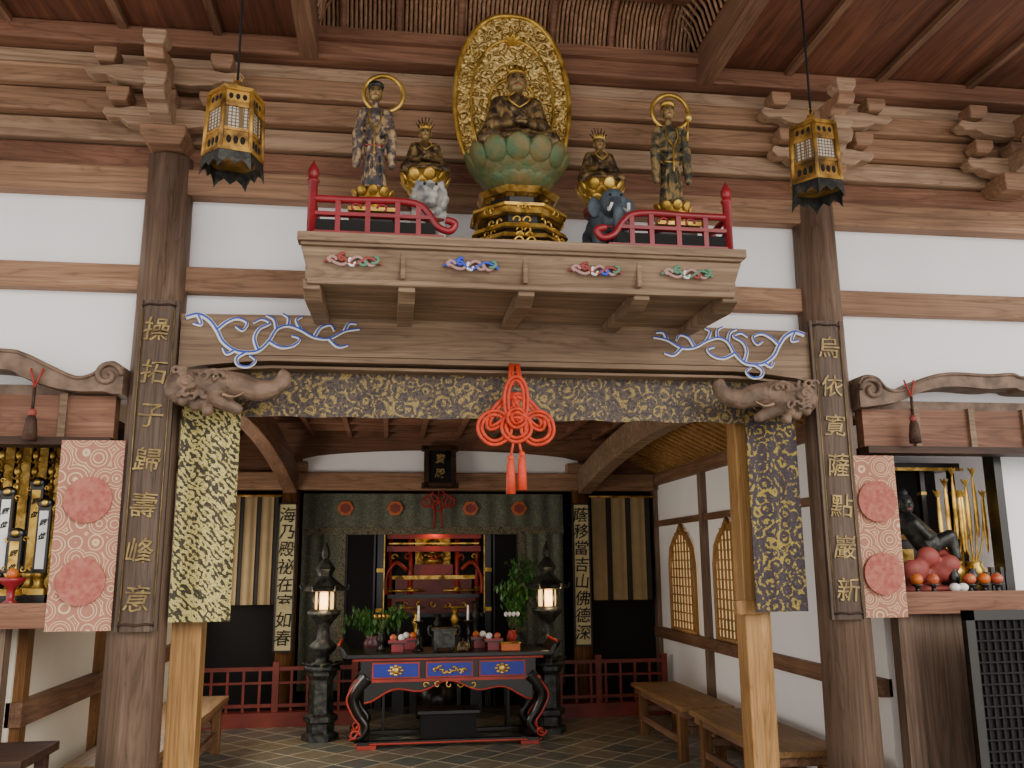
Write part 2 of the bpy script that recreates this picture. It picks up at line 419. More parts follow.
# ------------------------------------------------------------ main pillars
for x in (-1.25,2.55):
    b=B('pillar'); b.cyl((x,4.82,0),(x,4.82,3.72),.15,.122,W_Z,40); b.done()
def scrollarm(b,c,axis,L,m,h=.1,w=.1):
    n=[(0,h),(L*.55,h),(L*.75,h*.85),(L*.95,h*.95),(L,h*.6),(L*.9,h*.25),(L*.72,h*.3),(L*.6,0),(L*.3,-h*.15),(0,0)]
    if axis=='-Y': b.prism([(c[1]-u,c[2]+v) for u,v in n],c[0]-w/2,c[0]+w/2,m,'yz')
    else:
        s=1 if axis=='+X' else -1
        b.prism([(c[0]+s*u,c[2]+v) for u,v in n],c[1]-w/2,c[1]+w/2,m,'xz')
def masu(b,c,w,h,m):
    q=((-1,-1),(1,-1),(1,1),(-1,1))
    b.raw([(c[0]+sx*w*.36,c[1]+sy*w*.36,c[2]) for sx,sy in q]+[(c[0]+sx*w/2,c[1]+sy*w/2,c[2]+h*.45) for sx,sy in q]+[(c[0]+sx*w/2,c[1]+sy*w/2,c[2]+h) for sx,sy in q],
      [(0,3,2,1),(8,9,10,11)]+[(j*4+k,j*4+(k+1)%4,(j+1)*4+(k+1)%4,(j+1)*4+k) for j in range(2) for k in range(4)],m)
for x in (-1.25,2.55,3.82,-2.9):
    b=B('bracket_complex')
    masu(b,(x,4.70,3.73),.24,.10,W_X)
    scrollarm(b,(x,4.66,3.84),'-Y',.30,W_X2,.11,.11)
    scrollarm(b,(x,4.66,3.84),'+X',.33,W_X2,.10,.09); scrollarm(b,(x,4.66,3.84),'-X',.33,W_X2,.10,.09)
    for dx in (-.24,0,.24): masu(b,(x+dx,4.62,3.95),.12,.075,W_X)
    masu(b,(x,4.42,3.94),.12,.075,W_X2)
    scrollarm(b,(x,4.62,4.04),'-Y',.32,W_X,.11,.10)
    scrollarm(b,(x,4.58,4.05),'+X',.42,W_X2,.09,.09); scrollarm(b,(x,4.58,4.05),'-X',.42,W_X2,.09,.09)
    for dx in (-.3,.3): masu(b,(x+dx,4.56,4.145),.12,.075,W_X)
    masu(b,(x,4.36,4.14),.12,.075,W_X2)
    b.done(bevel=.008)
# ------------------------------------------------------------ koryo
b=B('rainbow_tie_beam')
n=30; top=[];bot=[]
for i in range(n+1):
    t=i/n; x=-1.11+3.52*t; top.append((x,2.80+.02*math.sin(pi*t))); e=min(t,1-t)
    bot.append((x,2.50+.055*min(1,(e/.12))**.7))
b.ribbon(top,bot,4.68,4.86,W_K)
b.ribbon([(x,z-.02) for x,z in bot[1:-1]],[(x,z-.036) for x,z in bot[1:-1]],4.70,4.84,W_K)
b.tube([(x,4.682,z+.03) for x,z in bot[3:-3]],.004,W_DK,5)
b.done(bevel=.012)
def vine(mir):
    b=B('painted_vine_carving')
    def P(l):
        o=[]
        for x,y in l:
            X=(x-182)*.00532; o.append(((-1.10+X) if mir>0 else (2.38-X),4.672,2.81-(y-312)*.0054))
        return o
    S=[[(185,318),(196,315),(207,320),(215,330),(222,342),(233,350),(244,352),(256,350),(266,340),(273,328),(284,324),(297,328),(310,335),(325,336),(340,328),(355,325)],
       [(215,330),(224,322),(234,318),(244,322),(240,330),(233,326)],
       [(244,352),(236,358),(238,365),(248,366),(254,360),(248,355)],
       [(256,350),(252,338),(256,328),(266,322),(258,318),(250,322)],
       [(273,328),(270,318),(262,314)],[(266,340),(278,346),(290,344),(296,337),(288,334)],
       [(297,328),(292,318),(298,314)],[(310,335),(316,325),(326,322),(330,328)],[(325,336),(334,344),(344,342)],[(284,324),(284,316),(278,312)],[(196,315),(200,325),(192,324)],
       [(233,350),(226,354),(222,348)],[(340,328),(344,320),(352,320)]]
    for i,l in enumerate(S):
        p=smooth(P(l),6); n=len(p)
        w=.017 if i==0 else .014
        b.tube(p,[w*(1-.5*k/n) for k in range(n)],WHITE,6,flat=.4)
        q=[v+Vector((.002,-.006,.004)) for v in p]
        b.tube(q,[w*.4*(1-.4*k/n) for k in range(n)],BLUE,5,flat=.5)
    b.done()
vine(1); vine(-1)
# ------------------------------------------------------------ plaques on pillars
def plaque(x,chars,name='calligraphy_plaque'):
    b=B(name); y=4.635; w=.1; z0,z1=1.18,2.86
    prof=[(-w,.03),(-w*.6,.008),(0,0),(w*.6,.008),(w,.03)]
    vs=[(x+u,y+v,z) for z in (z0,z1) for u,v in prof]+[(x+u,y+v+.012,z) for z in (z0,z1) for u,v in prof]
    fs=[(i,i+1,6+i,5+i) for i in range(4)]+[(10+i,15+i,16+i,11+i) for i in range(4)]+[(i,10+i,11+i,i+1) for i in range(4)]+[(5+i,6+i,16+i,15+i) for i in range(4)]+[(0,5,15,10),(4,14,19,9)]
    b.raw(vs,fs,W_PL)
    for sx in (-1,1): b.box(x+sx*(w-.008)-.008,x+sx*(w-.008)+.008,y+.012,y+.035,z0,z1,W_PL)
    for z in (z0+.03,z1-.03): b.tube([(x-w*.85,y+.012,z),(x-w*.5,y+.0,z+.006),(x,y-.004,z),(x+w*.5,y,z+.006),(x+w*.85,y+.012,z)],.006,W_DK,5)
    for sx in (-1,1): b.tube([(x+sx*w*.8,y+.01,z0+.05),(x+sx*w*.8,y+.01,z1-.05)],.0025,GOLDT,5)
    n=len(chars)
    for i,c in enumerate(chars):
        z=z1-.16-(z1-z0-.32)*i/(n-1); b.text(c,x,z,y-.001,.135,GOLDT,.003,.0003)
    b.done(recalc=True)
plaque(-1.215,'操拓子歸壽峰意'); plaque(2.49,'烏依寛薩點巖新')
# ------------------------------------------------------------ shelf platform
b=B('buddha_shelf')
x0,x1=-.43,1.70; ZS=2.99
b.box(x0,x1,3.93,4.78,2.94,ZS,W_K)
b.box(x0-.015,x1+.015,3.915,4.0,2.955,3.0,W_K)
b.raw([(x0,3.95,2.94),(x1,3.95,2.94),(x1-.04,4.0,2.79),(x0+.04,4.0,2.79),(x0,4.0,2.94),(x1,4.0,2.94),(x1-.04,4.05,2.79),(x0+.04,4.05,2.79)],[(0,1,2,3),(4,7,6,5),(0,3,7,4),(1,5,6,2),(3,2,6,7),(0,4,5,1)],W_K)
b.box(x0+.03,x1-.03,3.98,4.05,2.77,2.80,W_K)
for x in (x0+.02,x1-.06): b.box(x,x+.04,3.99,4.78,2.79,2.94,W_K)
b.box(x0+.03,x1-.03,4.0,4.78,2.80,2.83,W_K)
for x in (-.38,.06,.63,1.2,1.65):
    b.prism([(4.0,2.80),(4.0,2.75),(4.1,2.72),(4.68,2.76),(4.68,2.80)],x-.04,x+.04,W_K,'yz')
for x in (.04,.62,1.18): b.box(x-.012,x+.012,3.955,3.99,2.80,2.94,W_K)
b.done(bevel=.006)
for k,x in enumerate((-.19,.36,.96,1.42)):
    b=B('carved_cloud_ornament'); cs=[(REDC,GREENC),(BLUE,PINKC),(REDC,BLUE),(GREENC,REDC)][k]
    z=2.875
    for j in range(5):
        u=-.10+j*.05
        b.tube(spiral(x+u,z+.012*math.sin(j*2),.024,.006,j,j+4.4,3.95,14),.008,(PINKC,cs[0],WHITE,cs[1],GREENC)[j],6)
    b.tube(smooth([(x-.13,3.96,z-.005),(x-.06,3.95,z+.02),(x,3.95,z-.02),(x+.07,3.95,z+.015),(x+.13,3.96,z-.01)],6),.008,cs[0],6)
    b.tube(smooth([(x-.12,3.955,z+.012),(x-.05,3.955,z-.02),(x+.02,3.95,z+.02),(x+.08,3.955,z-.02),(x+.12,3.96,z+.012)],6),.008,PINKC,6)
    b.done()
def railing(m):
    b=B('red_shelf_railing'); X=lambda u:(-.39+u) if m>0 else (1.66-u)
    y=4.0; z0=ZS
    def bx(u0,u1,ya,yb,za,zb,mt):
        a,c=sorted((X(u0),X(u1))); b.box(a,c,ya,yb,z0+za,z0+zb,mt)
    b.lathe((X(0),y,z0),[(.022,0),(.022,.28),(.03,.285),(.03,.295),(.018,.30),(.026,.32),(.028,.34),(.018,.365),(.006,.385),(0.001,.40)],RED,12)
    bx(-.02,.66,y-.03,y+.03,.0,.025,BLACK); bx(0,.62,y-.018,y+.018,.025,.042,RED)
    bx(0,.58,y-.01,y+.01,.042,.10,BLACKM); bx(0,.56,y-.016,y+.016,.12,.138,RED)
    for u in (.12,.26,.40,.5): bx(u-.012,u+.012,y-.014,y+.014,.04,.2,RED)
    p=smooth([(X(0),y,z0+.205),(X(.2),y,z0+.205),(X(.40),y,z0+.21),(X(.5),y,z0+.195),(X(.55),y,z0+.15),(X(.59),y,z0+.09),(X(.65),y,z0+.07),(X(.675),y,z0+.11),(X(.63),y,z0+.125)],6)
    b.tube(p,.018,RED,10)
    a,c=X(0)-.012,X(0)+.012
    b.tube([(X(0),y,z0+.205),(X(0),4.62,z0+.205)],.016,RED,10); b.box(a,c,y,4.65,z0+.025,z0+.045,RED); b.box(a,c,y,4.65,z0+.115,z0+.13,RED)
    for yy in (4.2,4.4,4.6): b.box(a,c,yy-.012,yy+.012,z0+.01,z0+.2,RED)
    b.tube(spiral(X(.2),z0+.165,.028,.012,0,4,y,12),.006,RED,6); b.tube(spiral(X(.33),z0+.165,.028,.012,3,-1,y,12),.006,RED,6)
    b.done()
railing(1); railing(-1)
# ------------------------------------------------------------ statues
def head(b,c,s,m,hair,crown=None):
    b.ell(c,(.043*s,.047*s,.056*s),m,None,18,12); x,y,z=c
    b.ell((x,y-.01*s,z-.03*s),(.033*s,.036*s,.03*s),m)
    b.ell((x,y-.047*s,z-.006*s),(.007*s,.011*s,.016*s),m)
    b.ell((x,y-.042*s,z-.028*s),(.014*s,.007*s,.005*s),REDC)
    for q in (-1,1):
        b.ell((x+q*.017*s,y-.041*s,z+.006*s),(.010*s,.006*s,.0035*s),INK)
        b.tube([(x+q*.008*s,y-.044*s,z+.016*s),(x+q*.018*s,y-.044*s,z+.02*s),(x+q*.028*s,y-.036*s,z+.014*s)],.0022*s,INK,5)
        b.ell((x+q*.044*s,y,z-.006*s),(.006*s,.012*s,.028*s),m)
    b.ell((x,y+.012*s,z+.022*s),(.046*s,.046*s,.046*s),hair)
    b.ell((x,y+.008*s,z+.066*s),(.024*s,.024*s,.03*s),hair)
def seated(c,s,m,mh,hair,crown=True,par=None):
    x,y,z=c; V=lambda a,b_,d:(x+a*s,y+b_*s,z+d*s)
    b=B('body')
    for q in (-1,1):
        b.cap(V(q*.06,.01,.06),V(q*.155,-.07,.05),.06*s,.048*s,m)
        b.cap(V(q*.155,-.07,.05),V(-q*.03,-.135,.045),.046*s,.032*s,m)
        b.cap(V(q*.085,.01,.275),V(q*.125,-.005,.16),.04*s,.034*s,m)
        b.cap(V(q*.125,-.005,.16),V(q*.035,-.10,.125),.036*s,.022*s,m)
        b.ell(V(q*.018,-.115,.118),(.03*s,.02*s,.012*s),m)
        for f in range(4): b.cap(V(q*.01,-.105-.008*f,.122),V(-q*.03,-.108-.008*f,.12),.006*s,.005*s,m)
        b.cap(V(q*.02,-.105,.13),V(q*.002,-.11,.145),.006*s,.005*s,m)
        b.cap(V(q*.14,-.01,.14),V(q*.17,-.05,.03),.03*s,.03*s,m)
    b.cap(V(0,.02,.07),V(0,.015,.25),.078*s,.082*s,m)
    b.cap(V(-.075,.01,.275),V(.075,.01,.275),.042*s,.042*s,m)
    b.cap(V(0,.01,.29),V(0,.0,.33),.03*s,.026*s,m)
    b.ell(V(0,-.06,.03),(.17*s,.12*s,.035*s),m)
    for k in range(4):
        b.tube(smooth([V(-.09+.01*k,-.02-.01*k,.29-.01*k),V(-.03+.01*k,-.075,.22-.02*k),V(.05,-.085,.16-.015*k)],5),.006*s,m,6)
    b.tube(smooth([V(.09,-.02,.29),V(.03,-.075,.21),V(-.02,-.08,.15)],5),.007*s,m,6)
    for k in range(3): b.tube(smooth([V(-.15+.03*k,-.12,.07-.01*k),V(0,-.165+.01*k,.03),V(.15-.03*k,-.12,.07-.01*k)],5),.006*s,m,6)
    b.done(par,remesh=.0045*max(s,.7))
    h=B('head'); head(h,V(0,-.008,.385),s*1.05,mh,hair)
    if crown:
        h.lathe(V(0,-.0,.42),[(.046*s,0),(.052*s,.012*s),(.047*s,.024*s)],GOLDB,16)
        for k in range(-2,3): h.ell(V(.02*k,-.045+.006*abs(k),.444),(.007*s,.005*s,.018*s),GOLDB)
        for q in (-1,1): h.tube(smooth([V(q*.02,-.07,.30),V(q*.05,-.08,.26),V(0,-.092,.21)],5),.004*s,GOLDB,5)
    h.done(par)
def lotus(b,c,r,h,m,n=14,rows=3):
    b.lathe(c,[(r*.35,0),(r*.6,h*.25),(r*.82,h*.65),(r*.88,h)],m,24)
    for j in range(rows):
        t=j/(rows-1)
        b.petals((c[0],c[1],c[2]+h*(.16+.60*t)),r*(.52+.40*t),n,h*.32,r*.27,math.radians(48-20*t),m,off=.5*(j%2))
e=group('seated_buddha_statue'); cy=4.27; zb=ZS
b=B('mandorla')
pts=[]
for i in range(64):
    a=2*pi*i/64; x=math.sin(a); z=-math.cos(a)
    zz=4.0+ (.53 if z>0 else .52)*z; w=.32*(abs(x))**.78*(1 if x>0 else -1)
    if z>0: w*= (1-.05*z*z)
    pts.append((CX+w,zz))
b.prism(pts,4.43,4.455,MAND)
b.tube([(u,4.43,v) for u,v in pts],.014,GOLDB,8,closed=True)
inner=[(CX+(u-CX)*.72,3.98+(v-4.0)*.74) for u,v in pts]
b.tube([(u,4.425,v) for u,v in inner],.008,GOLDB,8,closed=True)
for i in range(0,64,2):
    u,v=pts[i]; du,dv=(u-CX)*.86+CX,3.99+(v-4.0)*.87
    b.tube(spiral(du,dv,.03,.008,i,i+4.6,4.428,10),.009,MAND,5)
    un,vn=pts[(i+1)%64]; b.ell((un,4.44,vn),(.012,.008,.012),GOLDB,None,8,6)
for i in range(34):
    a=i*2.4; rr=.06*math.sqrt(i*.8); b.tube(spiral(CX+rr*math.cos(a)*1.0,4.02+rr*math.sin(a)*1.3,.028,.008,a,a+4.6,4.43,10),.008,MAND,5)
b.tube([(CX+.13*math.cos(t*pi/16),4.42,4.0+.13*math.sin(t*pi/16)) for t in range(32)],.008,GOLDB,8,closed=True)
b.ell((CX,4.42,4.38),(.03,.015,.04),GOLDB); b.petals((CX,4.42,4.36),.03,8,.03,.015,.9,GOLDB)
b.cyl((CX,4.44,3.36),(CX,4.44,3.6),.04,.04,GOLD)
b.done(e)
b=B('pedestal')
OC=pi/8
def octp(z0,z1,r0,r1,m): b.lathe((CX,cy,zb+z0),[(r0,0),(r1,z1-z0)],m,8,sm=False,ph=OC)
octp(0,.035,.31,.31,GOLD); octp(.035,.06,.285,.275,BLACK); octp(.06,.085,.295,.28,GOLD); octp(.085,.12,.245,.235,BLACK)
octp(.12,.145,.265,.25,GOLDB); octp(.145,.21,.195,.19,BLACK); octp(.21,.235,.225,.24,GOLD); octp(.235,.25,.26,.26,GOLDB)
octp(.25,.33,.16,.16,BLACK); octp(.33,.355,.2,.225,GOLD)
for k in range(8):
    a=2*pi*k/8
    for r,z,s in ((.29,.03,.03),(.262,.07,.024),(.228,.11,.02),(.182,.18,.026),(.235,.225,.018)):
        for dd in (-.5,.5):
            b.tube([(CX+r*math.cos(a)+(v[0]+dd*s*2)*math.sin(a),cy+r*math.sin(a)-(v[0]+dd*s*2)*math.cos(a),zb+z+v[2]) for v in spiral(0,0,s,.006,k,k+4.5,0,8)],.006,GOLDB,5)
b.petals((CX,cy,zb+.33),.16,16,.035,.03,math.radians(70),GOLD)
b.petals((CX,cy,zb+.15),.215,16,.03,.03,math.radians(110),GOLDB)
b.cyl((CX,cy,zb+.3),(CX,cy,zb+.43),.1,.13,GOLD)
b.done(e)
b=B('lotus_seat'); lotus(b,(CX,cy,3.365),.265,.225,GREEN,13,rows=4); b.lathe((CX,cy,3.588),[(.215,0),(.215,.012),(.0,.012)],GOLD,24); b.done(e)
seated((CX,cy,3.595),1.10,BRONZE,SKIN,HAIR,True,e)
def lion(b,x,y,z,m,k=1.):
    S=lambda dx,dy,dz:(x+dx*k,y+dy*k,z+dz*k)
    b.cap(S(0,.10,.17),S(0,-.06,.18),.062*k,.07*k,m)
    for q in (-1,1):
        b.cap(S(q*.045,-.07,.15),S(q*.05,-.09,.02),.035*k,.022*k,m); b.ell(S(q*.05,-.11,.015),(.028*k,.035*k,.016*k),m)
        b.cap(S(q*.05,.1,.15),S(q*.06,.07,.08),.04*k,.03*k,m); b.cap(S(q*.06,.07,.08),S(q*.06,.11,.02),.026*k,.02*k,m); b.ell(S(q*.06,.085,.015),(.024*k,.033*k,.014*k),m)
        b.ell(S(q*.05,-.12,.265),(.014*k,.01*k,.022*k),m)
        b.ell(S(q*.023,-.185,.225),(.014*k,.012*k,.012*k),m)
    b.ell(S(0,-.12,.21),.06*k,m); b.ell(S(0,-.175,.19),(.036*k,.04*k,.026*k),m); b.ell(S(0,-.165,.165),(.03*k,.035*k,.014*k),m)
    for j in range(12):
        a=2*pi*j/12; b.ell(S(.062*math.cos(a),-.10,.21+.062*math.sin(a)),(.022*k,.03*k,.022*k),m)
    b.tube(smooth([S(0,.16,.18),S(0,.21,.24),S(0,.19,.31)],5),.015*k,m,8); b.ell(S(0,.19,.32),(.025*k,.025*k,.035*k),m)
def elephant(b,x,y,z,m,k=1.):
    S=lambda dx,dy,dz:(x+dx*k,y+dy*k,z+dz*k)
    b.cap(S(0,.09,.17),S(0,-.05,.175),.075*k,.075*k,m)
    for q in (-1,1):
        b.cap(S(q*.05,-.06,.15),S(q*.05,-.07,.02),.034*k,.028*k,m); b.cap(S(q*.05,.1,.15),S(q*.05,.1,.02),.036*k,.028*k,m)
        b.ell(S(q*.075,-.10,.21),(.03*k,.012*k,.05*k),m)
    b.ell(S(0,-.13,.22),(.058*k,.058*k,.062*k),m)
    b.tube(smooth([S(0,-.175,.21),S(0,-.21,.15),S(0,-.2,.09),S(.01,-.225,.05)],6),[(.028-.0008*i)*k for i in range(19)],m,10)
for side,x in ((-1,.15),(1,1.10)):
    e=group('bodhisattva_on_lion_statue' if side<0 else 'bodhisattva_on_elephant_statue'); y=4.35; z=ZS
    b=B('plinth'); b.box(x-.12,x+.12,y-.2,y+.2,z,z+.05,BLACK); b.box(x-.11,x+.11,y-.19,y+.19,z+.05,z+.07,GOLD); b.done(e)
    zz=z+.07; k=1.22
    b=B('mount'); (lion if side<0 else elephant)(b,x+.02,y,zz,WHITEST if side<0 else BLUEG,k); b.done(e,remesh=.0055)
    b=B('trappings')
    for q in (-1,1):
        b.ell((x+.02+q*.024*k,y-(.2 if side<0 else .182)*k,zz+.235*k),(.008,.007,.008),INK)
        if side>0: b.tube(smooth([(x+.02+q*.03*k,y-.17*k,zz+.18*k),(x+.02+q*.04*k,y-.22*k,zz+.15*k),(x+.02+q*.035*k,y-.25*k,zz+.17*k)],5),.008,WHITE,6)
    b.tube([(x-.06,y-.1*k,zz+.12*k),(x+.02,y-.165*k,zz+.10*k),(x+.09,y-.1*k,zz+.12*k)],.009,REDC,6)
    b.lathe((x,y+.03,zz+.27),[(.09,0),(.095,.03),(.07,.045)],REDC,16)
    b.done(e)
    b=B('lotus_seat'); b.lathe((x,y+.02,zz+.29),[(.05,0),(.09,.02),(.05,.05)],GOLD,16); lotus(b,(x,y+.02,zz+.32),.13,.115,GOLDB,9,rows=3); b.done(e)
    seated((x,y+.02,zz+.43),.66,BRONZE,SKIN,HAIR,True,e)
    b=B('crown_rays')
    for j in range(7):
        a=pi*(.15+.7*j/6); b.tube([(x+.02*math.cos(a),y+.03,zz+.71),(x+.055*math.cos(a),y+.03,zz+.72+.07*math.sin(a))],[.006,.003],BRONZE,5)
    b.done(e)
for side,x in ((-1,-.115),(1,1.475)):
    e=group('standing_bodhisattva_statue'); y=4.3; z=ZS; mt=PAINTST if side<0 else PAINTST2
    b=B('plinth')
    b.box(x-.13,x+.13,y-.13,y+.13,z,z+.09,BLACK); b.box(x-.12,x+.12,y-.12,y+.12,z+.09,z+.12,GOLDB); b.box(x-.10,x+.10,y-.10,y+.10,z+.12,z+.23,BLACK)
    b.box(x-.12,x+.12,y-.12,y+.12,z+.23,z+.25,GOLDB)
    b.lathe((x,y,z+.25),[(.09,0),(.06,.03),(.06,.05)],GOLD,16); lotus(b,(x,y,z+.285),.105,.09,GOLDB,10,rows=2); b.done(e)
    z0=z+.375
    b=B('body'); V=lambda a,c,d:(x+a,y+c,z0+d)
    b.lathe((x,y,z0),[(.062,0),(.07,.02),(.058,.12),(.052,.22),(.058,.30),(.05,.34)],mt,20,1,.75)
    b.cap(V(0,0,.3),V(0,0,.42),.05,.055,mt); b.cap(V(-.05,0,.44),V(.05,0,.44),.032,.032,mt); b.cap(V(0,0,.46),V(0,-.004,.50),.02,.018,mt)
    for q in (-1,1):
        b.cap(V(q*.065,0,.44),V(q*.085,-.01,.33),.028,.024,mt)
        up=(q==side)
        hnd=V(q*.06,-.085,.40) if up else V(q*.045,-.08,.30)
        b.cap(V(q*.085,-.01,.33),hnd,.024,.014,mt)
        b.cap(V(q*.085,-.02,.32),V(q*.09,-.03,.14),.03,.02,mt)
        b.ell(hnd,(.013,.012,.02),mt)
        for f in range(4): b.cap(hnd,(hnd[0]-.009+.006*f,hnd[1]-.006,hnd[2]+.03),.0045,.0035,mt)
        b.ell(V(q*.025,-.05,.008),(.016,.032,.012),mt)
    for k in range(5):
        u=-.04+.02*k; b.tube(smooth([V(u,-.045,.02),V(u*1.1,-.048,.12),V(u*.7,-.05,.24),V(u*.4,-.05,.34)],5),.006,mt,6)
    for k in range(3): b.tube(smooth([V(-.06,-.02,.36-.05*k),V(0,-.06,.28-.05*k),V(.06,-.02,.36-.05*k)],5),.006,mt,6)
    b.done(e,remesh=.0045)
    h=B('head'); head(h,V(0,-.008,.555),.82,SKIN,HAIR); h.lathe(V(0,0,.585),[(.038,0),(.043,.015),(.038,.03)],GOLDB if side>0 else BRONZED,14)
    for q in (-1,1): h.tube(smooth([V(q*.03,-.045,.44),V(q*.03,-.062,.38),V(0,-.07,.31),V(0,-.066,.18)],5),.004,GOLDB,5)
    h.tube([V(-.05,-.045,.245),V(0,-.06,.235),V(.05,-.045,.245)],.006,REDC if side<0 else GOLD,5); h.done(e)
    h=B('halo_ring'); hx=x+.04
    h.tube([(hx+.105*math.cos(t*pi/20),y+.07,z0+.60+.105*math.sin(t*pi/20)) for t in range(40)],.013,GOLDB,10,closed=True); h.tube([(x,y+.045,z0+.42),(hx,y+.07,z0+.50)],.006,GOLD,6)
    if side>0: h.tube([V(.075,-.085,.35),V(.085,-.085,.47)],.006,GOLDB,6); h.ell(V(.087,-.085,.49),(.02,.02,.025),GOLDB)
    h.done(e)
# ------------------------------------------------------------ textiles
b=B('brocade_valance'); b.cloth(-.98,2.22,2.275,2.53,4.79,BR_V,.008,9,120,zf=lambda t:.004*math.sin(t*60)); b.done()
b=B('brocade_hanging'); b.cloth(-1.09,-.79,1.215,2.33,4.755,BR_L,.012,1.5,40); b.done()
b=B('brocade_hanging'); b.cloth(2.01,2.31,1.22,2.33,4.755,BR_R,.012,1.5,40); b.done()
for x0,x1,z1 in ((-1.645,-1.34,2.12),(2.595,2.855,2.08)):
    b=B('pink_arabesque_hanging'); b.cloth(x0,x1,1.185,z1,4.68,PINK,.008,1,30)
    xc=(x0+x1)/2
    for z in (1.42,1.82): b.prism([(xc+.115*math.cos(2*pi*k/36),z+.115*math.sin(2*pi*k/36)) for k in range(36)],4.662,4.671,SALMON)
    b.done()
for x,t in ((-1.02,0),(2.06,1)):
    b=B('golden_timber_post'); b.box(x-.075,x+.075,4.86,5.0,0,2.40,W_GOLD)
    if t: b.box(x-.13,x+.02,4.84,4.9,1.2,1.28,W_GOLD)
    b.done(bevel=.006)
def baku(m):
    e=group('baku_head_carving')
    X=lambda u:(-1.10+u) if m>0 else (2.34-u)
    b=B('head'); y=4.60
    b.cap((X(.02),4.68,2.40),(X(.16),y,2.40),.095,.09,W_CARV)
    b.ell((X(.17),y,2.39),(.12,.08,.10),W_CARV)
    p=smooth([(X(.22),y,2.41),(X(.33),y-.01,2.40),(X(.42),y-.02,2.375),(X(.50),y-.02,2.39),(X(.55),y-.02,2.44),(X(.52),y-.02,2.47)],5)
    b.tube(p,[.075-.05*i/len(p) for i in range(len(p))],W_CARV,12)
    b.cap((X(.18),y,2.34),(X(.32),y-.01,2.275),.055,.028,W_CARV)
    for k in range(5): b.ell((X(.06+.03*k),y-.05,2.31-.012*k+.03*(k%2)),(.03,.03,.03),W_CARV)
    for k in range(7): b.tube(spiral(X(.02+.035*k),2.455-.004*k,.028,.006,k,k+5,y-.085,12),.010,W_CARV,6)
    for k in range(5): b.tube(spiral(X(.05+.03*k),2.33+.01*(k%2),.022,.006,k*2,k*2+5,y-.095,12),.009,W_CARV,6)
    b.ell((X(.08),y-.085,2.40),(.055,.02,.04),W_CARV); b.tube(spiral(X(.08),2.40,.035,.008,0,6,y-.105,12),.008,W_CARV,6)
    b.tube(smooth([(X(.16),y-.085,2.45),(X(.21),y-.095,2.462),(X(.26),y-.07,2.445)],5),.011,W_CARV,6)
    for k in range(7): b.tube([(X(.27+.033*k),y-.076+.006*k,2.445-.006*k),(X(.275+.033*k),y-.07+.006*k,2.38)],.007,W_CARV,5)
    b.done(e,remesh=.005)
    b=B('eye_and_tusk'); b.ell((X(.215),y-.082,2.43),(.015,.01,.009),PAPER); b.ell((X(.217),y-.092,2.43),(.007,.005,.007),INK)
    b.tube(smooth([(X(.25),y-.055,2.345),(X(.31),y-.075,2.33),(X(.36),y-.07,2.355)],5),[.009-.0007*i for i in range(11)],W_X2,8); b.done(e)
baku(1); baku(-1)
b=B('scrolled_frog_leg_beam')
t=smooth([(-2.6,0,2.60),(-1.99,0,2.585),(-1.86,0,2.565),(-1.72,0,2.50),(-1.60,0,2.45),(-1.52,0,2.47),(-1.46,0,2.52),(-1.42,0,2.53),(-1.37,0,2.50)],6)
o=smooth([(-2.6,0,2.50),(-1.99,0,2.48),(-1.86,0,2.44),(-1.72,0,2.39),(-1.60,0,2.37),(-1.52,0,2.37),(-1.46,0,2.37),(-1.42,0,2.36),(-1.37,0,2.36)],6)
b.ribbon([(v.x,v.z) for v in t],[(v.x,v.z) for v in o],4.66,4.84,W_CARV)
b.tube(spiral(-1.445,2.455,.07,.015,0,7.5,4.65,30),.014,W_CARV,8); b.tube([(v.x,4.655,v.z-.012) for v in t],.009,W_CARV,6)
b.done()
b=B('scrolled_frog_leg_beam')
t=smooth([(2.67,0,2.50),(2.70,0,2.545),(2.78,0,2.54),(2.84,0,2.48),(2.93,0,2.47),(3.08,0,2.54),(3.25,0,2.575),(3.5,0,2.57),(3.65,0,2.58),(3.8,0,2.56),(4.6,0,2.6)],6)
o=smooth([(2.67,0,2.36),(2.70,0,2.36),(2.78,0,2.37),(2.84,0,2.38),(2.93,0,2.40),(3.08,0,2.46),(3.25,0,2.49),(3.5,0,2.48),(3.65,0,2.49),(3.8,0,2.47),(4.6,0,2.5)],6)
b.ribbon([(v.x,v.z) for v in t],[(v.x,v.z) for v in o],4.66,4.84,W_CARV)
b.tube(spiral(2.745,2.46,.07,.015,pi,pi-7.5,4.65,30),.014,W_CARV,8); b.tube([(v.x,4.655,v.z-.012) for v in t],.009,W_CARV,6)
b.done()
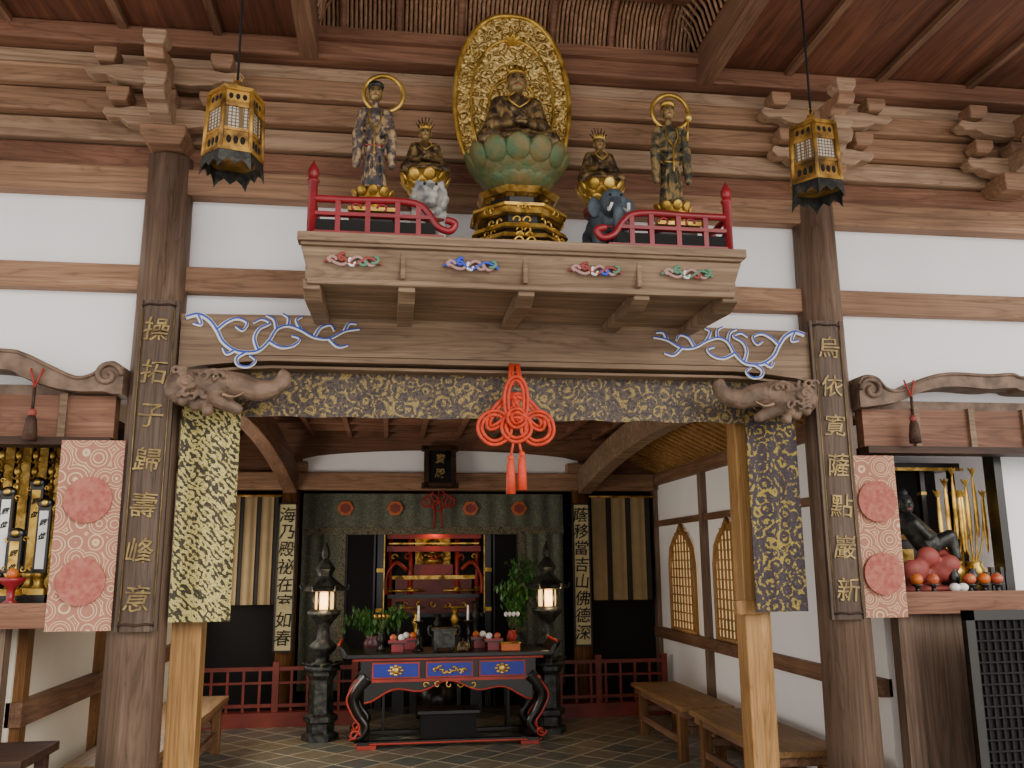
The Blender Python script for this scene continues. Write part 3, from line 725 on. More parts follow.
for nm,x0,x1 in (('L',-3.4,-1.42),('R',2.72,5.2)):
    b=B('transom_board')
    b.box(x0,x1,4.74,4.82,2.14,2.36,W_XR); b.box(x0,x1,4.70,4.84,2.10,2.14,W_DK); b.box(x0,x1,4.78,4.85,2.36,2.42,W_CARV)
    for k in range(6):
        xx=(x1-.25-.35*k) if nm=='L' else (x0+.33+.35*k); b.box(xx-.018,xx+.018,4.72,4.76,2.13,2.37,W_K)
    b.done()
    b=B('altar_alcove')
    xa,xb=(x0,-1.60) if nm=='L' else (2.80,x1)
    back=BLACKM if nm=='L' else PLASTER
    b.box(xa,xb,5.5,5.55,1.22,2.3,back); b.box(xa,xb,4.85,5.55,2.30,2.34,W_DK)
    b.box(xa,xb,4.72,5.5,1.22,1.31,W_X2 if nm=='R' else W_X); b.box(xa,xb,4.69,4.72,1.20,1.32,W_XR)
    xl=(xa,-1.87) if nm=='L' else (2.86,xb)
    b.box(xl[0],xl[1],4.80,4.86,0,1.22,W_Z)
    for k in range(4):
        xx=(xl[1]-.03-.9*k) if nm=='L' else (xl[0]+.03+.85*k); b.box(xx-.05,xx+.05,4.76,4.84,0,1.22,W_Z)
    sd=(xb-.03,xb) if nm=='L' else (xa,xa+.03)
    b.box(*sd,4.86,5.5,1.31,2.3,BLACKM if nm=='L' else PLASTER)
    if nm=='R':
        b.box(3.69,4.4,4.95,4.99,1.31,2.3,PLASTER); b.box(3.64,3.69,4.9,5.0,1.31,2.3,BLACK); b.box(2.80,2.86,4.85,4.9,1.31,2.3,BLACK)
    b.done()
b=B('black_lacquer_shrine_cabinet')
b.box(2.9,3.62,5.2,5.48,1.312,1.62,BLACK); b.box(2.88,3.64,5.17,5.48,1.62,1.65,GOLD)
b.box(2.92,3.60,5.44,5.48,1.65,2.1,BLACKM)
for x in (2.93,3.14,3.38,3.59): b.box(x-.015,x+.015,5.24,5.28,1.65,2.06,BLACK); b.box(x-.018,x+.018,5.235,5.285,1.9,1.92,GOLD)
b.box(2.9,3.62,5.2,5.48,2.06,2.10,BLACK); b.box(2.88,3.64,5.19,5.2,2.05,2.07,GOLD)
for q in range(4): b.box(2.96+.17*q,3.07+.17*q,5.19,5.2,1.38,1.56,GOLD)
b.done()
for x,z in ((-1.785,2.38),(2.975,2.42)):
    b=B('tassel'); b.tube([(x+.03,4.65,z+.1),(x,4.64,z)],.005,CRIM,6); b.tube([(x-.03,4.65,z+.1),(x,4.64,z)],.005,CRIM,6)
    b.tube([(x,4.64,z),(x,4.64,z-.12)],.008,W_DK,6); b.ell((x,4.64,z-.13),.022,REDC)
    b.lathe((x,4.64,z-.27),[(.034,0),(.032,.05),(.024,.11),(.012,.14)],W_DK,14); b.done()
# ------------------------------------------------------------ left alcove
for k,(x,y,h) in enumerate(((-2.0,5.0,.56),(-1.90,5.12,.62),(-2.12,5.1,.66),(-1.80,4.98,.50),(-1.71,5.1,.56),(-1.90,4.9,.34),(-2.2,5.0,.5))):
    b=B('memorial_tablet'); z=1.312
    b.box(x-.05,x+.05,y-.04,y+.04,z,z+.04,BLACK); b.box(x-.04,x+.04,y-.035,y+.035,z+.04,z+.07,GOLDB); b.lathe((x,y,z+.07),[(.04,0),(.02,.03),(.035,.06),(.042,.08)],GOLDB if k%2 else BLACK,12)
    b.box(x-.033,x+.033,y-.012,y+.012,z+.15,z+h,BLACK); b.box(x-.022,x+.022,y-.016,y-.012,z+.17,z+h-.03,GOLDB if k%3 else WHITE)
    b.text('靈',x,z+h-.09,y-.018,.035,INK,.001); b.text('位',x,z+h-.16,y-.018,.035,INK,.001)
    b.ell((x,y,z+h+.01),(.045,.02,.03),BLACK); b.ell((x,y-.016,z+h+.012),(.02,.01,.016),GOLDB)
    for q in (-1,1): b.tube(spiral(x+q*.045,z+h-.02,.016,.005,0,5*q,y,8),.005,GOLDB,5); b.tube(spiral(x+q*.045,z+.17,.016,.005,0,-5*q,y,8),.005,GOLDB,5)
    b.done()
b=B('gilt_panel_screen')
for k in range(12):
    x=-2.72+k*.09; b.box(x,x+.05,5.36,5.38,1.312,2.25,GOLD); b.tube([(x+.02,5.3,2.28),(x+.02,5.28,2.0),(x+.03,5.27,1.85)],.009,GOLDB,6)
    for j in range(4): b.ell((x+.02,5.27,2.2-.09*j),(.020,.015,.026),GOLDB); b.petals((x+.02,5.27,2.16-.09*j),.018,5,.016,.01,.9,GOLD)
b.done()
b=B('offering_stand'); b.lathe((-1.86,4.80,1.312),[(.05,0),(.02,.02),(.02,.08),(.06,.11),(.065,.13),(.0,.125)],RED,18); b.ell((-1.86,4.80,1.46),(.028,.028,.028),FRUIT); b.done()
# right alcove
e=group('reclining_sage_statue')
b=B('rock'); x,y,z=3.16,4.99,1.312
for k in range(16): b.ell((x-.15+.32*random.random(),y-.08+.14*random.random(),z+.07+.14*random.random()),(.07,.05,.06),REDC)
b.box(x-.2,x+.2,y-.12,y+.1,z,z+.03,BLACK); b.done(e,remesh=.012)
b=B('body'); z+=.26
b.cap((x+.05,y,z+.02),(x-.06,y,z+.14),.08,.065,BRONZED); b.cap((x+.05,y-.02,z),(x+.17,y-.05,z+.06),.055,.04,BRONZED); b.cap((x+.17,y-.05,z+.06),(x+.19,y-.06,z-.06),.038,.028,BRONZED)
b.cap((x-.06,y,z+.14),(x-.07,y,z+.2),.03,.025,BRONZED)
for q in (-1,1): b.cap((x-.06,y+q*.06,z+.14),(x+.0,y+q*.07-.02,z+.06),.03,.024,BRONZED); b.cap((x+.0,y+q*.07-.02,z+.06),(x+.06,y-.06,z+.07),.024,.017,BRONZED)
b.done(e,remesh=.007)
b=B('head'); head(b,(x-.075,y-.01,z+.25),1.,BRONZED,HAIR); b.done(e)
b=B('gilt_lotus_altar_flowers')
for bx in (3.43,3.57):
    b.lathe((bx,5.08,1.312),[(.055,0),(.035,.03),(.055,.08),(.06,.12),(.04,.15),(.05,.17)],GOLDB,18)
    for k in range(4):
        dx=-.075+.15*k/3; h=.40+.14*((k*7)%3)/2
        b.tube(smooth([(bx,5.08,1.46),(bx+dx*.6,5.07,1.55),(bx+dx,5.06,1.5+h*.6),(bx+dx*1.1,5.05,1.48+h)],5),.006,GOLDB,6)
        b.ell((bx+dx*1.05,5.05,1.46+h*.65),(.016,.008,.19),GOLDB); b.petals((bx+dx*1.1,5.05,1.49+h),.012,6,.03,.010,.5,GOLDB)
b.done()
b=B('fruit_offerings')
for (x,mt) in ((3.0,FRUIT),(3.1,APPLE),(3.33,APPLE),(3.42,FRUIT),(3.5,APPLE)):
    b.lathe((x,4.80,1.312),[(.03,0),(.012,.01),(.012,.03),(.045,.045),(.0,.04)],BLACK,14); b.ell((x,4.80,1.385),(.035,.035,.032),mt)
    b.tube([(x,4.8,1.41),(x+.004,4.8,1.425)],.003,STEM,5)
for x in (3.22,3.27): b.ell((x,4.78,1.338),(.03,.03,.025),WHITE)
b.done()
b=B('black_altar_vessels')
for k in range(5): b.box(3.5+.03*k,3.52+.03*k,4.88,4.91,1.312,1.42+.03*(k%2),BLACK)
for x in (3.3,3.42): b.lathe((x,4.9,1.312),[(.03,0),(.015,.02),(.03,.05),(.035,.09),(.02,.12),(.025,.13)],BLACK,14)
b.done()
# ------------------------------------------------------------ hanging lanterns
def hlantern(x,zb,rot):
    e=B('hanging_hexagonal_lantern'); y=3.9; R=.122
    def hexp(z,r): return [(x+r*math.cos(rot+k*pi/3),y+r*math.sin(rot+k*pi/3),z) for k in range(6)]
    def band(z0,r0,z1,r1,m):
        e.raw(hexp(z0,r0)+hexp(z1,r1),[(k,(k+1)%6,6+(k+1)%6,6+k) for k in range(6)]+[tuple(range(6)),tuple(range(11,5,-1))],m)
    z=zb
    band(z+.19,R*.95,z+.33,R*.93,LATT)
    band(z+.10,R*1.06,z+.20,R*1.0,BRASS); band(z+.095,R*1.14,z+.115,R*1.12,BRASS); band(z+.195,R*1.04,z+.21,R*1.04,BRASS); band(z+.315,R*1.02,z+.33,R*1.02,BRASS); band(z+.33,R*.99,z+.40,R*.95,BRASS)
    band(z+.395,R*1.06,z+.415,R*1.04,BRASS); band(z+.415,R*.85,z+.45,R*.35,BRASS); e.lathe((x,y,z+.45),[(.03,0),(.035,.015),(.015,.03),(.02,.04),(.008,.05)],BRASS,14)
    for k in range(6):
        a=rot+k*pi/3; c,s_=math.cos(a),math.sin(a)
        e.tube([(x+R*1.06*c,y+R*1.06*s_,z+.1),(x+R*.98*c,y+R*.98*s_,z+.40)],.011,BRASS,6)
        a2=rot+(k+1)*pi/3
        p0=Vector((x+R*c,y+R*s_,0)); p1=Vector((x+R*math.cos(a2),y+R*math.sin(a2),0)); mid=(p0+p1)/2; nrm=(mid-Vector((x,y,0))).normalized(); tg=(p1-p0).normalized()
        for zz,rr in ((.15,.02),(.365,.016)):
            for d in (-.03,0,.03):
                cc=mid+tg*d+nrm*(.004 if zz<.2 else -.004); M=Matrix(((tg.x,nrm.x,0),(tg.y,nrm.y,0),(0,0,1))).to_4x4()
                e.ell((cc.x,cc.y,z+zz),(.011,.004,rr),BLACKM,M,8,6)
        r1=R*1.10; r2=R*1.18
        P=[]
        for t,d in ((0,0),(.0,.06),(.0,.10),(.12,.07),(.3,.05),(.5,.075),(.7,.05),(.88,.07),(1,.10),(1,.06),(1,0)):
            rr=r1+(r2-r1)*d/.1; P.append((x+rr*(c*(1-t)+math.cos(a2)*t),y+rr*(s_*(1-t)+math.sin(a2)*t),z+.105-d))
        e.raw(P+[(p[0]*.98+x*.02,p[1]*.98+y*.02,p[2]) for p in P],[tuple(range(11)),tuple(range(21,10,-1))]+[(i,(i+1)%11,11+(i+1)%11,11+i) for i in range(11)],BRONZED)
    e.tube([(x,y,z+.49),(x,y,4.42)],.006,BLACKM,6); e.tube([(x+.02*math.cos(t*pi/6),y,z+.51+.02*math.sin(t*pi/6)) for t in range(12)],.004,BRASS,6,closed=True)
    e.done()
hlantern(-.745,3.22,.25); hlantern(2.10,3.24,.1)
# ------------------------------------------------------------ red knot
b=B('red_decorative_knot'); y=4.60; kx,kz=.66,2.25
def loop(cx,cz,rx,rz,ph=0,rt=0,yy=0):
    for d in (0,.022):
        pts=[]
        for t in range(36):
            a=2*pi*t/36; u=(rx-d)*math.cos(a); v=(rz-d)*math.sin(a); u,v=u*math.cos(rt)-v*math.sin(rt),u*math.sin(rt)+v*math.cos(rt)
            pts.append((kx+cx+u,y+yy+.01*math.sin(3*a+ph),kz+cz+v))
        b.tube(pts,.0095,ORANGE,8,closed=True)
loop(-.115,-.05,.09,.09,0,.0); loop(.115,-.05,.09,.09,1,.0,-.01); loop(0,.10,.065,.13,2,0,-.008)
loop(-.07,.04,.05,.12,0,-.7,.012); loop(.07,.04,.05,.12,1,.7,.008); loop(0,-.05,.08,.075,.5,0,-.016); loop(0,.0,.05,.05,.5,0,-.026)
for dx in (-.035,-.015,.02,.035): b.tube([(kx+dx*.6,y+.05,2.56),(kx+dx,y,kz+.18)],.009,ORANGE,8)
for dx,zl in ((-.03,2.04),(.03,2.06)):
    b.tube([(kx+dx*.4,y,kz-.11),(kx+dx,y,zl)],.007,ORANGE,8); b.ell((kx+dx,y,zl),(.018,.018,.018),ORANGE)
    b.lathe((kx+dx,y,zl-.19),[(.026,0),(.024,.1),(.019,.17),(.012,.185)],ORANGE,14)
    b.tube([(kx+dx-.018,y,zl-.02),(kx+dx+.018,y,zl-.02)],.010,GOLDB,6)
b.done()
# ------------------------------------------------------------ altar table
e=group('lacquered_altar_table'); x0,x1=-.33,1.39; y0,y1=7.75,8.35
b=B('top'); b.box(x0,x1,y0,y1,.715,.75,BLACK); b.box(x0+.05,x1-.05,y0+.03,y1-.03,.69,.715,REDB)
for x,s in ((x0,-1),(x1,1)):
    b.prism([(x,.715),(x+s*.03,.72),(x+s*.05,.76),(x+s*.07,.83),(x+s*.03,.80),(x,.75)],y0,y1,BLACK); b.tube([(x+s*.065,y0,.83),(x+s*.065,y1,.83)],.013,REDB,8)
b.done(e,bevel=.005)
b=B('frieze'); b.box(x0+.12,x1-.12,y0+.04,y1-.04,.54,.69,BLACK)
for cx in (.08,.53,.98):
    b.box(cx-.2,cx+.2,y0+.02,y0+.04,.55,.68,REDB); b.box(cx-.185,cx+.185,y0+.012,y0+.03,.563,.668,BLUEP)
    if cx==.53:
        for k in range(7): b.tube(spiral(cx-.12+.04*k,.61+.015*math.sin(k*2),.025,.006,k,k+5,y0+.008,10),.010,GOLDB,5)
    else:
        b.ell((cx,y0+.01,.615),(.03,.012,.03),GOLDB)
        for k in range(8): a=k*pi/4; b.ell((cx+.05*math.cos(a),y0+.01,.615+.035*math.sin(a)),(.016,.008,.012),GOLDB)
b.box(x0+.08,x1-.08,y0+.03,y0+.06,.52,.545,REDB)
b.done(e)
b=B('apron_and_legs')
for s,xx in ((1,x0+.10),(-1,x1-.10)):
    for yy in (y0+.08,y1-.08):
        p=smooth([(xx+s*.08,yy,.56),(xx-s*.0,yy,.47),(xx-s*.04,yy,.38),(xx+s*.01,yy,.26),(xx+s*.07,yy,.17),(xx+s*.03,yy,.09),(xx-s*.03,yy,.07)],6)
        b.tube(p,[.07-.035*min(1,i/20) for i in range(len(p))],BLACK,10)
        b.tube([v+Vector((-s*.05,-.04,0)) for v in p[4:-2]],.009,REDB,6)
        b.ell((xx-s*.03,yy,.085),(.05,.045,.035),BLACK); b.tube(spiral(xx-s*.02,.10,.05,.01,0,s*6,yy-.04,20),.01,REDB,6)
n=24
for yy in (y0+.06,):
    top=[(x0+.15+(x1-x0-.3)*i/n,.53) for i in range(n+1)]
    bot=[(x0+.15+(x1-x0-.3)*i/n,.49-.10*abs(math.cos(pi*i/n))**3-.035*math.cos(6*pi*i/n)) for i in range(n+1)]
    b.ribbon(top,bot,yy-.02,yy+.02,BLACK); b.tube([(u,yy-.022,v) for u,v in bot],.009,REDB,6)
    for k in range(5): b.tube(spiral(.33+.1*k,.49,.03,.008,k,k+5,yy-.03,10),.006,GOLDB,5)
b.done(e)
b=B('stretcher_base'); b.box(x0+.1,x1-.1,y0+.02,y0+.1,.025,.055,BLACK); b.box(x0+.1,x1-.1,y1-.1,y1-.02,.025,.055,BLACK); b.box(x0+.1,x0+.2,y0,y1,.02,.055,BLACK); b.box(x1-.2,x1-.1,y0,y1,.02,.055,BLACK)
b.box(x0+.08,x1-.08,y0+.005,y0+.02,.03,.045,REDB)
for x in (x0+.1,x1-.26): b.box(x,x+.16,y0-.01,y0+.1,0,.03,REDB)
b.box(.3,.78,8.0,8.25,.0,.22,BLACKM); b.box(.27,.81,7.98,8.27,.22,.25,BLACK)
b.done(e,bevel=.004)
zt=.752
def candlestick(x,y,h=.2,mt=BLACK,candle=WHITE):
    b=B('candlestick'); b.lathe((x,y,zt),[(.045,0),(.045,.012),(.018,.03),(.014,h*.5),(.022,h*.55),(.014,h*.6),(.012,h*.92),(.04,h*.97),(.042,h),(.01,h)],mt,18)
    b.cyl((x,y,zt+h),(x,y,zt+h+.13),.011,.009,candle,10); b.tube([(x,y,zt+h+.13),(x,y,zt+h+.145)],.0015,INK,5); b.done()
candlestick(.27,7.95,.25); candlestick(.70,7.95,.25)
b=B('incense_burner'); x,y=.49,7.93
b.box(x-.09,x+.09,y-.07,y+.07,zt+.03,zt+.17,BRONZED); b.box(x-.11,x+.11,y-.085,y+.085,zt+.17,zt+.19,BRONZED)
for sx in (-1,1):
    for sy in (-1,1): b.cyl((x+sx*.07,y+sy*.05,zt),(x+sx*.07,y+sy*.05,zt+.03),.014,.018,BRONZED,10)
    b.tube(smooth([(x+sx*.09,y,zt+.12),(x+sx*.13,y,zt+.14),(x+sx*.13,y,zt+.20),(x+sx*.105,y,zt+.21)],4),.01,BRONZED,8)
b.box(x-.05,x+.05,y-.072,y-.069,zt+.06,zt+.14,BRONZED); b.done(bevel=.004)
def tray(x,y,food):
    b=B('offering_tray'); b.box(x-.05,x+.05,y-.04,y+.04,zt,zt+.07,RED); b.box(x-.08,x+.08,y-.07,y+.07,zt+.07,zt+.085,BLACK); b.box(x-.08,x+.08,y-.075,y-.068,zt+.08,zt+.10,RED)
    for k,(dx,m_) in enumerate(food): b.ell((x+dx,y-.01*k,zt+.115),(.03,.03,.03),m_)
    b.done()
tray(.09,7.93,[(-.035,APPLE),(.035,WHITE)]); tray(.92,7.93,[(-.035,WHITE),(.035,APPLE)]); tray(.20,8.15,[(-.03,WHITE),(.03,FRUIT)]); tray(.82,8.15,[(-.03,FRUIT),(.03,WHITE)])
for x in (-.05,1.10):
    b=B('lotus_offering_vase')
    b.lathe((x,8.05,zt),[(.04,0),(.025,.02),(.03,.06),(.045,.1),(.03,.14),(.035,.15)],BLACK if x<.5 else REDB,16)
    for k in range(4): b.tube([(x,8.05,zt+.14),(x-.05+.035*k,8.05,zt+.28)],.003,STEM,5); b.ell((x-.05+.035*k,8.05,zt+.29),(.018,.018,.022),GOLD if x<.5 else WHITE)
    b.done()
b=B('sutra_box'); b.box(.98,1.14,7.80,7.88,zt,zt+.06,FRUIT); b.box(.97,1.15,7.79,7.89,zt+.06,zt+.07,GOLD); b.done(bevel=.003)
b=B('small_bronze_bell'); b.lathe((.65,7.84,zt),[(.05,0),(.055,.02),(.05,.06),(.03,.08),(.01,.085),(.01,.11)],BRONZE,18); b.done()
def plant(x,y,z,w,h,n,tall,pot):
    b=B('potted_evergreen'); b.lathe((x,y,z),[(.06,0),(.05,.02),(.085,.09),(.10,.16),(.07,.2),(.085,.22)],pot,18)
    stems=[]
    for k in range(9 if tall else 12):
        a=2*pi*k/(9 if tall else 12)+random.random(); R=w*(.5+.6*random.random()); H=h*(.65+.5*random.random())
        p=smooth([(x,y,z+.2),(x+.35*R*math.cos(a),y+.3*R*math.sin(a),z+.22+H*.5),(x+R*math.cos(a),y+.7*R*math.sin(a),z+.22+H)],8)
        b.tube(p,.004,STEM,5); stems.append(p)
    for k in range(n):
        p=random.choice(stems); q=p[random.randint(4,len(p)-1)]
        o=Vector((random.gauss(0,.03),random.gauss(0,.025),random.gauss(0,.025)))
        M=Matrix.Rotation(random.random()*6,4,'Z')@Matrix.Rotation(random.uniform(-1.2,1.2),4,'X')
        L=.045
        b.raw([(-L*.3,0,0),(0,.004,-L*.7),(L*.3,0,0),(0,-.006,L)],[(0,1,2,3)],LEAF,False,Matrix.Translation(q+o)@M)
    b.done(recalc=False)
for x in (-.12,1.22):
    b=B('plant_stand'); b.box(x-.12,x+.12,8.45,8.69,.56,.618,BLACK)
    for sx in (-1,1):
        for sy in (-1,1): b.box(x+sx*.1-.012,x+sx*.1+.012,8.57+sy*.1-.012,8.57+sy*.1+.012,0,.56,BLACK)
    b.done()
plant(-.12,8.57,.62,.26,.20,760,False,POTM); plant(1.22,8.57,.62,.17,.60,800,True,BRONZED)
for x in (-.56,1.46):
    e=group('bronze_floor_lantern'); y=8.25
    b=B('lantern_body')
    b.lathe((x,y,0),[(.16,0),(.16,.05),(.12,.07),(.12,.14),(.15,.16),(.15,.2),(.11,.22),(.10,.50),(.13,.54),(.13,.58)],BRONZED,6,sm=False)
    b.lathe((x,y,.58),[(.16,0),(.15,.04),(.06,.07),(.06,.12),(.11,.17),(.12,.21),(.06,.26),(.05,.36),(.09,.42),(.14,.47),(.15,.50),(.10,.52)],BRONZED,24)
    b.petals((x,y,.63),.14,10,.04,.04,1.2,BRONZED)
    for k in range(6): a=k*pi/3; b.cyl((x+.092*math.cos(a),y+.092*math.sin(a),1.09),(x+.092*math.cos(a),y+.092*math.sin(a),1.26),.012,.012,BRONZED,6)
    b.lathe((x,y,1.25),[(.10,0),(.20,.01),(.18,.04),(.10,.10),(.06,.14),(.07,.17),(.09,.20),(.06,.25),(.025,.29),(.04,.32),(.035,.36),(.005,.44)],BRONZED,6,sm=False)
    for k in range(6): a=k*pi/3; b.tube(smooth([(x+.16*math.cos(a),y+.16*math.sin(a),1.27),(x+.2*math.cos(a),y+.2*math.sin(a),1.27),(x+.215*math.cos(a),y+.215*math.sin(a),1.31)],4),.012,BRONZED,6)
    b.done(e)
    b=B('lamp_glass'); b.lathe((x,y,1.10),[(.08,0),(.085,.07),(.08,.145)],LAMP,6,sm=False); b.done(e)
    L=bpy.data.lights.new('lamp_light','POINT'); L.energy=5; L.color=(1,.72,.4); L.shadow_soft_size=.05; lo=bpy.data.objects.new('lamp_light',L); C.objects.link(lo); lo.location=(x,y-.2,1.17); lo.parent=e
def bench(x0,x1,y0,y1):
    b=B('wooden_bench')
    b.box(x0,x1,y0,y1,.385,.42,W_GY); b.box(x0+.03,x1-.03,y0+.03,y1-.03,.33,.385,W_Y)
    for x in (x0+.06,x1-.06):
        for y in (y0+.18,y1-.18): b.box(x-.035,x+.035,y-.035,y+.035,0,.385,W_GOLDD)
        b.box(x-.02,x+.02,y0+.2,y1-.2,.12,.17,W_Y)
    for y in (y0+.18,y1-.18): b.box(x0+.06,x1-.06,y-.02,y+.02,.2,.25,W_Y)
    b.done(bevel=.005)
bench(2.2,2.62,6.72,8.15); bench(2.22,2.66,5.1,6.62); bench(-1.75,-1.3,5.4,8.0)
for x0,x1 in ((1.40,2.80),(-1.8,-.28)):
    b=B('red_balustrade'); y=9.0
    b.box(x0,x1,y-.08,y+.08,0,.13,RBASE)
    for z,h in ((.50,.035),(.38,.02),(.17,.03)): b.box(x0,x1,y-.018,y+.018,z,z+h,RBASE)
    n=int((x1-x0)/.14)
    for k in range(n+1): x=x0+.02+(x1-x0-.04)*k/n; b.box(x-.012,x+.012,y-.012,y+.012,.13,.5,RBASE)
    for x in (x0+.02,(x0+x1)/2,x1-.02): b.box(x-.03,x+.03,y-.03,y+.03,.1,.58,RBASE)
    b.done()
for x0,x1 in ((-1.62,-1.12),(2.14,2.78)):
    b=B('striped_curtain'); n=3; w=(x1-x0)/n
    for k in range(n):
        b.cloth(x0+w*k,x0+w*(k+.72),1.10,2.17,9.28,CURT,.008,1.5,16); b.cloth(x0+w*(k+.72),x0+w*(k+1),1.10,2.17,9.285,CURTD,.004,1,6)
    b.cyl((x0-.05,9.27,2.18),(x1+.05,9.27,2.18),.012,.012,BRASS,8); b.done()
for x,ch in ((-1.01,'海乃殿祕在室如春'),(1.99,'蔭移當吉山佛德深')):
    b=B('calligraphy_board'); b.box(x-.085,x+.085,9.14,9.17,.67,2.09,PAPER)
    for sx in (-1,1): b.box(x+sx*.085-.008,x+sx*.085+.008,9.13,9.175,.66,2.10,BLACK)
    for z in (.66,2.09): b.box(x-.093,x+.093,9.13,9.175,z-.008,z+.008,BLACK)
    for i,c in enumerate(ch): b.text(c,x,1.98-i*.17,9.136,.16,INK,.002,.001)
    b.done()
b=B('sanctum_brocade_hanging')
b.cloth(-.92,1.92,1.86,2.24,9.75,BR_I,.012,14,100); b.cloth(-.92,-.50,.2,1.88,9.78,BR_I,.012,3,40); b.cloth(1.45,1.92,.2,1.88,9.78,BR_I,.012,3,40)
b.cloth(-.54,-.46,.5,1.88,9.765,BR_IB,.0,1,4); b.cloth(1.41,1.49,.5,1.88,9.765,BR_IB,.0,1,4); b.cloth(-.92,1.92,1.80,1.88,9.735,BR_IB,0,1,4)
for x in (-.47,.06,.88,1.42):
    b.prism([(x+.09*math.cos(k*pi/3),2.08+.085*math.sin(k*pi/3)) for k in range(6)],9.715,9.725,FRUIT); b.prism([(x+.06*math.cos(k*pi/3+.5),2.08+.055*math.sin(k*pi/3+.5)) for k in range(6)],9.705,9.716,REDC)
b.done()
b=B('wall_sanctum'); b.box(-.95,1.95,10.38,10.42,0,2.6,BLACKM); b.done()
for x0,x1 in ((-.46,-.14),(1.14,1.42)):
    b=B('black_side_screen'); b.box(x0,x1,9.82,9.85,0,1.84,BLACKM); b.box(x0,x0+.02,9.81,9.86,0,1.84,BLACK); b.box(x1-.02,x1,9.81,9.86,0,1.84,BLACK); b.box(x0,x1,9.81,9.86,1.82,1.86,GOLD); b.done()
e=group('red_lacquer_sumeru_altar')
b=B('steps'); cx=.5
b.box(cx-.5,cx+.5,9.9,10.3,0,.92,BLACKM); b.box(cx-.54,cx+.54,9.88,10.3,.92,.96,BLACK)
b.box(cx-.46,cx+.46,9.95,10.3,.96,1.12,RBASE); b.box(cx-.5,cx+.5,9.92,10.3,1.12,1.16,BLACK); b.box(cx-.42,cx+.42,10.0,10.3,1.16,1.32,RBASE); b.box(cx-.46,cx+.46,9.97,10.3,1.32,1.36,GOLD)
for s in (-1,1):
    for u in (.48,.26): b.cyl((cx+s*u,10.0,.96),(cx+s*u,10.0,1.86),.028,.028,REDB,12); b.lathe((cx+s*u,10.0,1.2),[(.03,0),(.04,.02),(.03,.04)],GOLDB,12)
    b.tube(smooth([(cx+s*.52,9.9,1.16),(cx+s*.52,9.9,1.35),(cx+s*.42,9.9,1.5),(cx+s*.3,9.9,1.42)],5),.022,REDB,8)
    for z in (1.02,1.2): b.tube([(cx+s*.1,9.9,z),(cx+s*.5,9.9,z)],.012,GOLDB,6)
    b.box(cx+s*.37-.09,cx+s*.37+.09,9.98,10.02,1.36,1.62,BLACKM)
b.box(cx-.52,cx+.52,9.96,10.02,1.62,1.68,REDB); b.box(cx-.52,cx+.52,9.94,10.0,1.76,1.82,REDB); b.box(cx-.5,cx+.5,9.95,9.99,1.70,1.715,GOLDB)
for k in range(7): b.tube(spiral(cx-.44+.147*k,1.56,.04,.01,k,k+5,9.93,12),.010,REDB if k%2 else GOLDB,5)
for k in range(5): b.tube(spiral(cx-.32+.16*k,1.05,.04,.01,k,k+5,9.89,12),.009,GOLDB,5)
b.done(e)
b=B('cabinet_frame')
for s in (-1,1):
    b.box(cx+s*.585-.035,cx+s*.585+.035,9.84,9.92,0,2.0,BLACK); b.box(cx+s*.545-.006,cx+s*.545+.006,9.83,9.84,.96,1.9,GOLDB)
    for z in (.98,1.4,1.86): b.box(cx+s*.585-.04,cx+s*.585+.04,9.83,9.84,z,z+.04,GOLDB)
b.box(cx-.62,cx+.62,9.84,9.92,1.9,2.0,BLACK); b.tube([(cx-.6,9.83,1.9),(cx+.6,9.83,1.9)],.008,GOLDB,6)
for k in range(9): b.tube(spiral(cx-.48+.12*k,1.95,.035,.008,k,k+5,9.835,10),.008,GOLDB,5)
b.done(e)
b=B('gilt_shrine'); b.box(cx-.22,cx+.22,10.1,10.3,1.36,1.48,REDB); b.box(cx-.2,cx+.2,10.25,10.3,1.48,1.95,GOLD); b.lathe((cx,10.12,1.48),[(.1,0),(.12,.05),(.1,.07)],GOLDB,16); b.done(e)
seated((cx,10.12,1.55),.62,GOLD,GOLD,HAIR,True,e)
L=bpy.data.lights.new('shrine_light','POINT'); L.energy=3; L.color=(1,.55,.25); L.shadow_soft_size=.04; lo=bpy.data.objects.new('shrine_light',L); C.objects.link(lo); lo.location=(cx,9.90,1.86); lo.parent=e
for x,h in ((.12,.35),(.3,.25),(.52,.22),(.7,.28),(.92,.35)):
    b=B('altar_vessel_on_stand'); b.box(x-.06,x+.06,9.45,9.6,.0,.75,BLACK); b.lathe((x,9.52,.75),[(.05,0),(.02,.03),(.03,h*.4),(.05,h*.6),(.02,h*.8),(.045,h)],GOLDB if x in(.3,.7) else BRONZED,16); b.done()
b=B('round_floor_gong'); b.lathe((.5,9.2,.0),[(.2,0),(.2,.3),(.16,.32),(.2,.36),(.24,.46),(.22,.56),(.2,.56)],BLACK,24); b.done()
b=B('crimson_inner_knot')
for a,c_,r in ((-.07,0,.07),(.07,0,.07),(0,.05,.07),(0,-.06,.06),(-.13,-.02,.05),(.13,-.02,.05)): b.tube([(.52+a+r*math.cos(t*pi/12),9.6,2.16+c_+r*math.sin(t*pi/12)) for t in range(24)],.01,CRIM,6,closed=True)
for dx in (-.03,.03): b.tube([(.52+dx,9.6,2.1),(.52+dx*1.5,9.6,1.86)],.012,CRIM,6)
b.tube([(.52,9.6,2.2),(.52,9.4,2.26)],.008,CRIM,6)
b.done()
b=B('framed_name_plaque'); M=Matrix.Translation((.51,9.12,2.47))@Matrix.Rotation(math.radians(-12),4,'X')
b.box(-.12,.12,-.01,.02,-.18,.18,BLACKM,M)
for x in (-.14,.14): b.box(x-.025,x+.025,-.03,.03,-.22,.22,W_DK,M)
for z in (-.20,.20): b.box(-.19,.19,-.03,.03,z-.025,z+.025,W_DK,M)
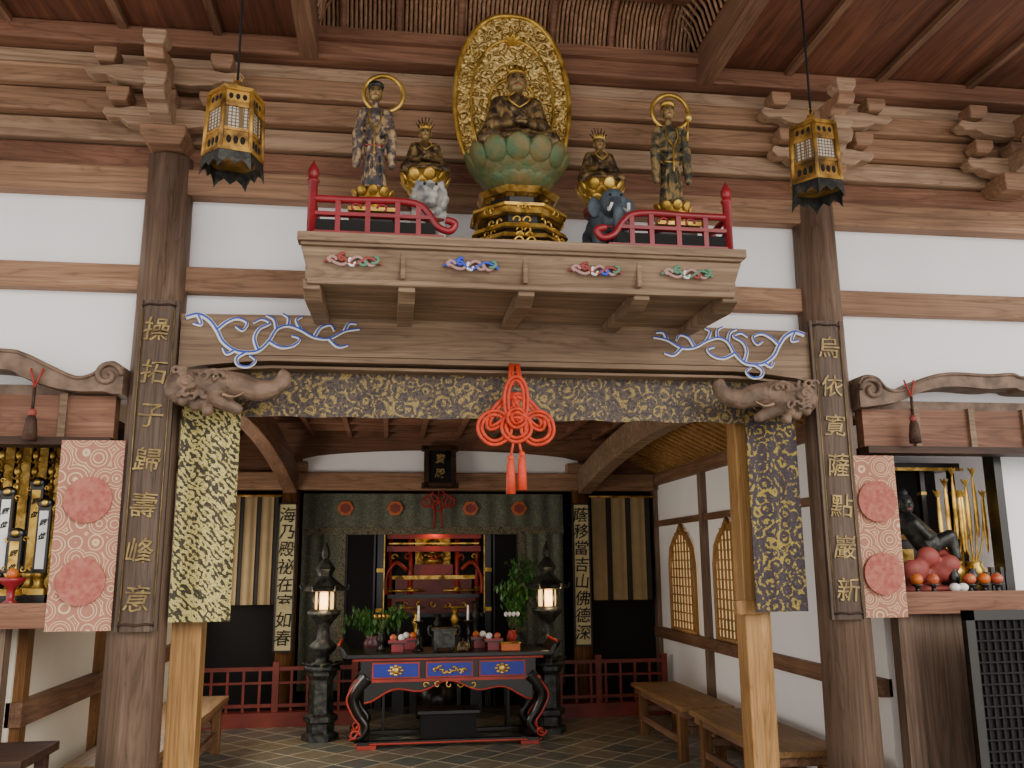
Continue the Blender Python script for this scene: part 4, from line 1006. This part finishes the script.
b.box(-.03,.03,.02,.12,.1,.14,W_DK,M)
b.text('寶',.51,2.55,9.06,.10,GOLDT); b.text('殿',.51,2.40,9.08,.10,GOLDT); b.done()
b=B('low_writing_desk'); b.box(-2.3,-1.50,4.15,4.6,.66,.70,W_DK)
for x in (-2.25,-1.56):
    for y in (4.19,4.56): b.box(x-.025,x+.025,y-.025,y+.025,0,.66,W_DK)
b.box(-2.25,-1.55,4.17,4.2,.56,.64,W_DK); b.done(bevel=.004)
b=B('dark_lattice_screen'); x0=3.02
b.box(x0,x0+.05,4.42,4.46,0,1.23,BLACK); b.box(x0+1.2,x0+1.25,4.42,4.46,0,1.23,BLACK); b.box(x0,x0+1.25,4.42,4.46,1.18,1.23,BLACK); b.box(x0,x0+1.25,4.42,4.46,0,.08,BLACK)
for k in range(1,30): b.box(x0+k*.041-.005,x0+k*.041+.005,4.435,4.447,.08,1.18,BLACKM)
for k in range(1,20): b.box(x0,x0+1.25,4.43,4.44,.08+k*.055,.088+k*.055,BLACKM)
b.box(x0,x0+1.25,4.45,4.455,.05,1.2,BLACKM); b.box(x0+.2,x0+.26,4.44,4.7,0,.04,BLACK); b.box(x0+1.0,x0+1.06,4.44,4.7,0,.04,BLACK); b.done()
# ------------------------------------------------------------ camera, light
p=math.radians(11.43);a=math.radians(7.92);ro=math.radians(.43)
fw=Vector((math.sin(a)*math.cos(p),math.cos(a)*math.cos(p),math.sin(p)))
r=Vector((math.cos(a),-math.sin(a),0)); u=r.cross(fw)
r2=r*math.cos(ro)-u*math.sin(ro); u2=u*math.cos(ro)+r*math.sin(ro)
cam=bpy.data.cameras.new('camera'); cam.sensor_width=36; cam.lens=880/1024*36; cam.clip_start=.05
co=bpy.data.objects.new('camera',cam); C.objects.link(co)
Mx=Matrix((r2,u2,-fw)).transposed().to_4x4(); Mx.translation=(0,0,1.5); co.matrix_world=Mx
bpy.context.scene.camera=co
w=bpy.data.worlds.new('world'); bpy.context.scene.world=w; w.use_nodes=True
w.node_tree.nodes['Background'].inputs[0].default_value=(1.0,.965,.93,1); w.node_tree.nodes['Background'].inputs[1].default_value=1.8
s=bpy.data.lights.new('daylight_sun','SUN'); s.energy=2.2; s.angle=math.radians(35); s.color=(1,.95,.87)
so=bpy.data.objects.new('daylight_sun',s); C.objects.link(so); so.rotation_euler=(math.radians(68),0,math.radians(28))
